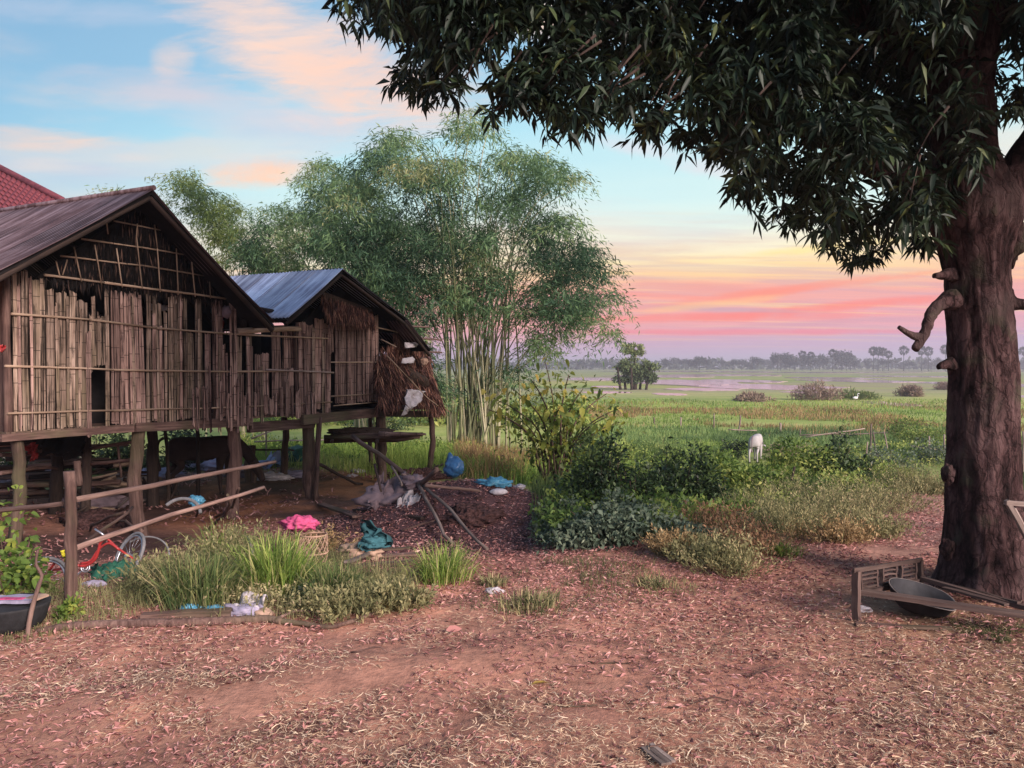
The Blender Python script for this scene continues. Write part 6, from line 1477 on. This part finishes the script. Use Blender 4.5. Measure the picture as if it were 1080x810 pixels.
# platform under the second house
pf = P(400, 463, 14.5); plat = empty('platform', (pf.x, pf.y, hz(pf.x, pf.y)), 'rough slatted platform hanging between the rear stilts of the small house', 'platform')
for i in range(7):
    stick('slat', P(342, 461+i*.8, 14.6+.16*i), P(446-(i*6 % 21), 458+i*.7, 14.6+.16*i), .045, 'old_wood', plat, crook=.02)
stick('bearer', P(398, 465, 14.3), P(396, 466, 15.8), .04, 'dark_wood', plat); stick('bearer', P(350, 465, 14.3), P(350, 466, 15.8), .04, 'dark_wood', plat)
blob_mesh('cloth_heap', P(378, 456, 15), .28, 'thatch_dark', None, 'dark heap of old straw lying on the rough platform', 'straw heap', 31, squash=(2.2, .8, .35), amp=.4)
tag(stick('broken_plank', P(400, 458, 14.6), P(449, 458, 14.3), .06, 'slat_pink', r1=.02, crook=.02), 'splintered pale timber sticking out of the platform toward the grass', 'timber')
for a, b, l in (((262, 474, 16), (310, 475, 17), 'dark rail behind the short stump posts'), ((268, 466, 20), (345, 464, 20), 'thin pale cane fixed far behind the stilts'), ((265, 463, 19.8), (300, 449, 20), 'pale slanting cane far behind the stilts'), ((281, 447, 19), (281, 490, 19), 'upright pale cane behind the small house')):
    tag(stick('cane', P(*a), P(*b), .022, 'dark_wood' if 'dark' in l else 'grey_wood'), l, 'cane')
# tarps and rubbish beyond the house
drape('tarpaulin', [P(266, 494, 17.5), P(300, 494, 17.6), P(306, 482, 18.8), P(284, 482, 18.8)], 14, 8, 'tarp_blue', 'bluish grey tarpaulin spread on the dirt behind the stilts', 'tarpaulin', .12, 3)
quadslab('tent', [P(304, 472, 18.5), P(312, 474, 18.2), P(318, 487, 18.1), P(304, 487, 18.4)], .25, 'net_green', None)
tag(bpy.data.objects['tent'], 'small dark green tent-like cover standing behind the tarpaulin', 'cover')
for i, (px, py, s, m, l) in enumerate(((232, 490, .30, 'cloth_lilac', 'lilac plastic heap under the house beside the dark cow'), (215, 488, .28, 'cloth_grey', 'grey plastic heap under the cow belly'), (262, 497, .22, 'cloth_grey', 'dark rubbish heap at the left end of the tarpaulin'), (312, 497, .20, 'cloth_lilac', 'pale rubbish at the right end of the tarpaulin'),
                                    (168, 498, .28, 'cloth_lilac', 'pale sacking lying behind the wide dark stilt'), (285, 500, .2, 'cloth_white', 'whitish scraps lying before the tarpaulin'), (135, 505, .3, 'cardboard', 'brown heap of bark lying under the stall rails'), (35, 505, .4, 'cloth_grey', 'grey heap of sacking between the two left stilts'), (110, 548, .3, 'soil_dark', 'dark heap of rubbish behind the fence rail'),
                                    (5, 480, .4, 'cloth_grey', 'grey pile at the far left under the house'), (98, 528, .3, 'cloth_grey', 'dull pile of rags right of the fence post'))):
    g = G(px, py+6); blob_mesh('rubbish_heap', (g.x, g.y, g.z+s*.2), s, m, None, l, 'rubbish', 40+i, squash=(1.8, .9, .5), amp=.55, freq=2.2, fold=.4)
blob_mesh('blue_rag', P(207, 528, 9.2), .075, 'plastic_cyan', None, 'small light blue rag hanging on the rail stake below the cow', 'rag', 8, squash=(1.2, .7, .8), amp=.5, fold=.5)
tag(stick('stake', G(207, 545), P(207, 523, 9.25), .015, 'dark_wood'), 'dark stake that carries the light blue rag', 'stake')
mb = MB(); torus_mb(mb, P(190, 545, 8.8), (.1, -.8, .5), .22, .02, 24, 7, (3.3, 5.6)); tag(mb.build('tyre', 'rubber_grey', origin=P(190, 545, 8.8)), 'grey bicycle tyre half buried under the middle of the rails', 'tyre')
for a, b, l in (((222, 556), (240, 522), 'dark stick leaning on the thick middle stilt'), ((228, 545), (252, 515), 'second dark stick leaning on the thick middle stilt'), ((95, 560), (132, 540), 'dark stick leaning behind the red bicycle'), ((118, 545), (150, 560), 'thin twig lying behind the fence rails')):
    tag(stick('stick', G(*a), P(*b, 8.4), .018, 'old_wood', crook=.04), l, 'stick')
fw = empty('firewood_stack', tuple(P(30, 500, 12.6)), 'long low stack of grey poles and boards behind the left stilts', 'firewood')
for i in range(46):
    x0 = random.uniform(-40, 40); x1 = x0+random.uniform(50, 110); y = random.uniform(462, 530); d = 12.6+random.uniform(-.5, .5)
    stick('log', P(x0, y+2, d), P(x1, y-1, d+.25), random.uniform(.02, .05), random.choice(('grey_wood', 'old_wood', 'dark_wood', 'driftwood')), fw, seg=6, n=3, crook=.02)
fw = empty('firewood_stack', tuple(P(125, 512, 13.4)), 'tangled stack of short sticks behind the stall rails', 'firewood')
for i in range(36):
    x0 = random.uniform(88, 130); x1 = x0+random.uniform(14, 45); y = random.uniform(488, 540); d = 13+random.uniform(-.6, .6)
    stick('log', P(x0, y+random.uniform(-6, 6), d), P(x1, y+random.uniform(-6, 6), d+.25), random.uniform(.015, .04), random.choice(('grey_wood', 'old_wood', 'dark_wood', 'batten_wood')), fw, seg=6, n=3, crook=.03)
for px, py, w, h, m, l in ((30, 500, 150, 62, 'vine_dark', 'dark bush behind the long pole stack'), (120, 497, 120, 55, 'vine_dark', 'dark bush behind the tangled sticks'), (200, 492, 110, 50, 'vine_dark', 'dark bush behind the brown cow'), (265, 478, 90, 34, 'vine_green', 'green bush behind the bluish tarpaulin')):
    B(px, py, w, h, m, 2400, l, leaf=.13)
# red cloths under the left corner
drape('red_cloth', [P(25, 470, 10.5), P(38, 466, 10.5), P(38, 484, 10.5), P(33, 486, 10.5)], 8, 10, 'paint_red', 'bright red cloth hanging under the left corner of the big house', 'cloth', .04, 1)
drape('red_cloth', [P(-2, 364, 8.7), P(6, 364, 8.7), P(5, 371, 8.7), P(-2, 371, 8.7)], 6, 6, 'paint_red', 'red cloth corner at the left edge beside the big house wall', 'cloth', .02, 2)
drape('dark_cloth', [P(34, 455, 11), P(90, 452, 11.4), P(88, 484, 11.4), P(36, 480, 11)], 16, 10, 'shade_dark', 'dark sheet hanging below the floor between the left stilts', 'cloth', .08, 3)

# ================================================================== CATTLE
def cattle(root, M, mat, legs, body, head, tail, scale=1.0, horns=None):
    """one continuous skinned body: spine, neck, head and four jointed legs"""
    verts = []; edges = []; rad = []
    def chain(pts, start=None):
        prev = start
        for (p, r) in pts:
            verts.append(p); rad.append(r); i = len(verts)-1
            if prev is not None: edges.append((prev, i))
            prev = i
        return prev
    chain([(p, r) for p, r in body]); nb = len(body); rump, sh = 1, nb-2
    chain(head, nb-1)
    for k, lg in enumerate(legs): chain(lg, rump if k < 2 else sh)
    me = bpy.data.meshes.new('body'); me.from_pydata([tuple(M @ Vector(v)) for v in verts], edges, [])
    o = bpy.data.objects.new('body', me); COL.objects.link(o); o.parent = root
    sm = o.modifiers.new('skin', 'SKIN'); sv = me.skin_vertices[0].data
    for i, r in enumerate(rad):
        rr = r if hasattr(r, '__len__') else (r, r); sv[i].radius = (rr[0]*scale, rr[1]*scale)
    sv[1].use_root = True; sm.use_smooth_shade = True
    sb = o.modifiers.new('sub', 'SUBSURF'); sb.levels = 2; sb.render_levels = 2
    dg = bpy.context.evaluated_depsgraph_get(); em = bpy.data.meshes.new_from_object(o.evaluated_get(dg)); o.modifiers.clear(); o.data = em
    em.materials.clear(); em.materials.append(MATS[mat]); em.polygons.foreach_set('use_smooth', [True]*len(em.polygons)); return o
def bovine(loc, hgt, ang, label, mat, name, head_low, cat):
    root = empty(name, loc, label, cat); s = hgt/1.25; M = Matrix.Rotation(ang, 4, 'Z') @ Matrix.Scale(s, 4)
    body = [((-.66, 0, 1.06), .16), ((-.50, 0, 1.02), (.22, .25)), ((-.15, 0, .92), (.26, .27)), ((.22, 0, .93), (.25, .27)), ((.48, 0, 1.02), (.20, .25)), ((.66, 0, 1.06), (.13, .17))]
    if head_low: head = [((.90, 0, .82), (.09, .12)), ((1.06, 0, .56), (.10, .11)), ((1.16, 0, .36), (.08, .085)), ((1.22, 0, .22), (.055, .06))]
    else: head = [((.86, 0, 1.16), (.09, .12)), ((1.02, 0, 1.22), (.10, .12)), ((1.20, 0, 1.10), (.08, .085)), ((1.32, 0, 1.00), (.06, .065))]
    def hind(y, dx): return [((-.50+dx, y*.9, .74), (.12, .11)), ((-.40+dx, y, .60), (.085, .075)), ((-.60+dx, y, .42), (.05, .045)), ((-.56+dx, y, .16), (.036, .034)), ((-.52+dx, y, .03), (.05, .04))]
    def fore(y, dx): return [((.46+dx, y*.9, .72), (.10, .09)), ((.44+dx, y, .44), (.058, .055)), ((.45+dx, y, .16), (.036, .036)), ((.48+dx, y, .03), (.05, .04))]
    cattle(root, M, mat, [hind(.15, -.08), hind(-.15, .08), fore(.14, .06), fore(-.14, -.06)], body, head, None, s)
    mb = MB(); tp = [M @ Vector(p)+Vector(loc) for p in ((-.70, 0, 1.16), (-.80, 0, 1.08), (-.82, .01, .85), (-.80, .02, .62), (-.79, .02, .48))]; mb.tube(smoothpts(tp, 3), [v*s for v in (.035, .033, .03, .026, .022, .02, .018, .016, .015, .02, .035, .035, .012)], 6); mb.build('tail', mat if mat == 'cow_hide' else 'cloth_grey', root)
    hx = head[1][0]
    for sy in (-1, 1):
        mb = MB(); e = [M @ Vector(p)+Vector(loc) for p in ((hx[0], sy*.08, hx[2]+.05), (hx[0]-.03, sy*.17, hx[2]+.07), (hx[0]-.04, sy*.25, hx[2]+.03))]; mb.tube(smoothpts(e, 3), [v*s for v in (.025, .035, .045, .05, .045, .03, .01)], 6); mb.build('ear', mat, root)
    for (x, y) in ((-.60, .15), (-.44, -.15), (.54, .14), (.42, -.14)):
        mb = MB(); c = M @ Vector((x, y, 0))+Vector(loc); mb.tube([c, c+Vector((0, 0, .07*s))], [.055*s, .045*s], 8); mb.build('hoof', 'hoof', root)
    return root
cg = G(797, 487); bovine((cg.x, cg.y, cg.z), 1.10, R(62), 'white calf grazing in the green dip with its rear to the viewer', 'calf_hide', 'calf', True, 'calf')
cw = P(212, 500, 14.2); bovine((cw.x, cw.y, hz(cw.x, cw.y)), 1.12, R(12), 'dark brown cow standing in the shade under the big house', 'cow_hide', 'cow', True, 'cow')
# egret
eg = G(902, 424); er = empty('egret', tuple(eg), 'tiny white egret standing beside the small pool in the pasture', 'bird')
ob = blob_mesh('body', eg+Vector((0, 0, .42)), .2, 'bird_white', er, squash=(1.3, .7, .75), amp=.03)
mb = MB(); mb.tube(smoothpts([eg+Vector((.18, 0, .48)), eg+Vector((.26, 0, .62)), eg+Vector((.22, 0, .78)), eg+Vector((.30, 0, .86)), eg+Vector((.48, 0, .84))], 3), [.07, .06, .05, .045, .04, .035, .035, .035, .045, .05, .03, .02, .008], 6); mb.build('neck', 'bird_white', er)
for dx in (-.03, .04): stick('leg', eg+Vector((dx, 0, 0)), eg+Vector((dx, 0, .35)), .012, 'hoof', er)

# ================================================================== FIELD FENCE
ff = G(815, 468); fld = empty('field_fence', tuple(ff), 'broken line of grey fence stakes with rails across the green field', 'fence')
def post(px, pb, pt, r=.03, dx=0, Y=None):
    g = G(px, pb); Y = g.y; stick('post', g+Vector((0, 0, -.1)), P(px+dx, pt, Y), r, 'grey_wood', fld, seg=6, crook=.02)
for a in ((779, 457, 438, .05, 2), (823, 457, 446, .06), (844, 466, 452, .04), (917, 486, 447, .035, 2), (926, 488, 455, .03, -5), (938, 482, 455, .03, -6), (913, 492, 466, .03, 2), (980, 484, 460, .04), (996, 482, 458, .04), (1070, 500, 450, .045), (1079, 505, 455, .04), (718, 450, 440, .05), (753, 452, 436, .04), (690, 448, 440, .05)):
    post(*a)
for a, b in (((768, 453), (798, 454)), ((844, 459), (900, 458)), ((850, 461), (912, 452)), ((960, 470), (1000, 476)), ((900, 458), (938, 456))):
    g1, g2 = G(a[0], a[1]+10), G(b[0], b[1]+10); stick('rail', P(a[0], a[1], g1.y), P(b[0], b[1], g1.y), .028, 'grey_wood', fld, seg=6)
for a, b, l in (((832, 524), (838, 492), 'dark slanting stake left of the vine cone'), ((858, 505), (874, 488), 'pale pole leaning against the vine cone'), ((705, 550), (732, 544), 'grey stick lying beneath the dark sprawling bush'), ((720, 548), (745, 566), 'thin dead stick among the dry weeds'), ((1000, 521), (975, 519), 'pale stick laid across the start of the path')):
    g1 = G(*a); q = P(b[0], b[1], g1.y) if a[1] < 548 and 'lying' not in l and 'across' not in l else G(b[0], b[1], .05); tag(stick('stick', g1+Vector((0, 0, .03)), q, .022, 'grey_wood' if 'dark' not in l else 'dark_wood', seg=6), l, 'stick')

# ================================================================== BED FRAME, BASIN, SPLIT BAMBOO
bd = G(903, 655); bed = empty('wooden_bed', tuple(bd), 'old collapsed wooden bed frame with slatted headboard beside the big tree', 'bed frame')
A0 = P(903, 654, bd.y); A1 = P(903, 602, bd.y); Bt = P(970, 591, 5.95); Bb = P(971, 620, 5.95); Y0 = bd.y; Y1 = 5.95
hd = (Bt-A1).normalized(); hn = Vector((hd.y, -hd.x, 0)).normalized()
plank('leg', A0, A1, .045, .045, 'bed_wood', bed, up=hn); plank('leg', Vector((Bt.x, Bt.y, hz(Bt.x, Bt.y))), Bt, .045, .045, 'bed_wood', bed, up=hn)
def HB(px, py):
    s = (px-903)/(970-903); Y = Y0+(Y1-Y0)*s; return P(px, py, Y)
plank('top_rail', HB(900, 601.5), HB(972, 590.5), .03, .016, 'bed_wood', bed, up=hn)
plank('bottom_rail', HB(905, 625), HB(969, 611.5), .055, .03, 'bed_wood', bed, up=(0, 0, 1))
for x0, x1 in ((907, 924), (930, 944), (950, 965)):
    for x in (x0, x1): plank('upright', HB(x, 623-(x-905)*.2), HB(x, 603-(x-903)*.16), .022, .024, 'bed_wood', bed, up=hn)
    for k in range(4):
        y = 607+k*4.4; plank('slat', HB(x0, y-(x0-905)*.18), HB(x1, y-(x1-905)*.18), .010, .018, 'bed_wood', bed, up=hn)
plank('side_rail', P(906, 624, 5.28), P(1096, 650, 4.95), .03, .085, 'bed_wood', bed, up=(.3, 1, 0)); plank('side_rail', P(972, 610, 5.9), P(1096, 645, 5.2), .03, .05, 'bed_wood', bed, up=(.3, 1, 0))
plank('cross_slat', P(995, 620, 5.7), P(1062, 638, 5.25), .05, .015, 'bed_wood', bed); plank('cross_slat', P(1010, 618, 5.8), P(1075, 636, 5.3), .03, .015, 'bed_wood', bed)
tag(plank('plank', G(902, 660, .012), G(1004, 665, .015), .035, .02, 'old_wood'), 'thin plank lying on the ground below the bed frame', 'plank')
# basin tilted in the frame
bc = P(973, 627, 5.42); bas = empty('basin', tuple(bc), 'large dented dark metal basin tilted inside the bed frame', 'basin')
def basin():
    n = 40; rings = [(0.0, -.12), (.08, -.118), (.14, -.10), (.178, -.06), (.198, .0), (.205, .004)]; T = Matrix.Rotation(R(14), 4, 'Y') @ Matrix.Rotation(R(13), 4, 'X') ; V = []; F = []
    allr = rings+[(r-.006, z+.006) for r, z in reversed(rings)]
    for (r, z) in allr:
        for k in range(n):
            a = 2*math.pi*k/n; rr = max(r, .002)*(1+.035*math.sin(2*a+.5)+.012*math.sin(5*a)); V.append(bc+(T @ Vector((rr*math.cos(a)*1.12, rr*math.sin(a), z+.006*math.sin(3*a)))))
    for i in range(len(allr)-1):
        for k in range(n): F.append((i*n+k, i*n+(k+1) % n, (i+1)*n+(k+1) % n, (i+1)*n+k))
    mb = MB(); mb.add(V, F, True); mb.build('bowl', 'basin_metal', bas)
    mb = MB(); pts = [bc+(T @ Vector((.205*(1+.035*math.sin(2*a+.5)+.012*math.sin(5*a))*math.cos(a)*1.12, .205*(1+.035*math.sin(2*a+.5)+.012*math.sin(5*a))*math.sin(a), .006+.006*math.sin(3*a)))) for a in [2*math.pi*k/n for k in range(n+1)]]
    mb.tube(pts, .004, 6, cap=False); mb.build('rim', 'basin_rim', bas)
basin()
# second bed panel leaning on the trunk
b2o = P(1076, 600, 5.3); bp = empty('slatted_gate', (b2o.x, b2o.y, hz(b2o.x, b2o.y)), 'pale grey slatted wooden panel leaning against the trunk at the right edge', 'panel')
E = lambda x, y, d=5.35: P(x, y, d)
plank('frame_board', E(1061, 528), E(1108, 610), .035, .03, 'grey_wood', bp); plank('frame_board', E(1060, 530), E(1130, 534), .035, .03, 'grey_wood', bp); plank('frame_board', E(1130, 534), E(1165, 600), .035, .03, 'grey_wood', bp)
for k in range(5):
    plank('slat', E(1069+k*11, 536+k*.6, 5.36), E(1104+k*11, 598+k, 5.36), .022, .014, 'grey_wood', bp)
# split bamboo end in the foreground
sb_ = G(694, 797); bs = empty('split_bamboo', tuple(sb_), 'short split pale bamboo end lying at the bottom edge of the yard', 'bamboo')
for i, (dx, w) in enumerate(((-7, .022), (0, .03), (7, .02))):
    plank('split_piece', G(683+dx*.6, 790-dx*.25, .012), G(705+dx*.7, 812-dx*.25, .03), w, .012, 'grey_wood', bs, warp=.002, rag=.006)
mb = MB(); q = G(690, 794, .03); mb.beam(q+Vector((-.02, .0, 0)), q+Vector((.035, .012, .0)), .006, .004); mb.build('binding', 'old_wood', bs)

# ================================================================== HAZE
hm = bpy.data.materials.new('haze'); hm.use_nodes = True; hm.node_tree.nodes.clear(); T = NT(hm.node_tree)
pv = T.node('ShaderNodeVolumePrincipled'); pv.inputs['Color'].default_value = (.80, .78, .88, 1); pv.inputs['Density'].default_value = .0007; pv.inputs['Anisotropy'].default_value = .2
o_ = T.node('ShaderNodeOutputMaterial'); T.l.new(pv.outputs[0], o_.inputs['Volume'])
mb = MB(); mb.box((0, 1600, 8.0), (8200, 3420, 24.0)); hz_ = mb.build('haze', hm); tag(hz_, 'thin evening haze over the marsh', None, None, 'stuff')
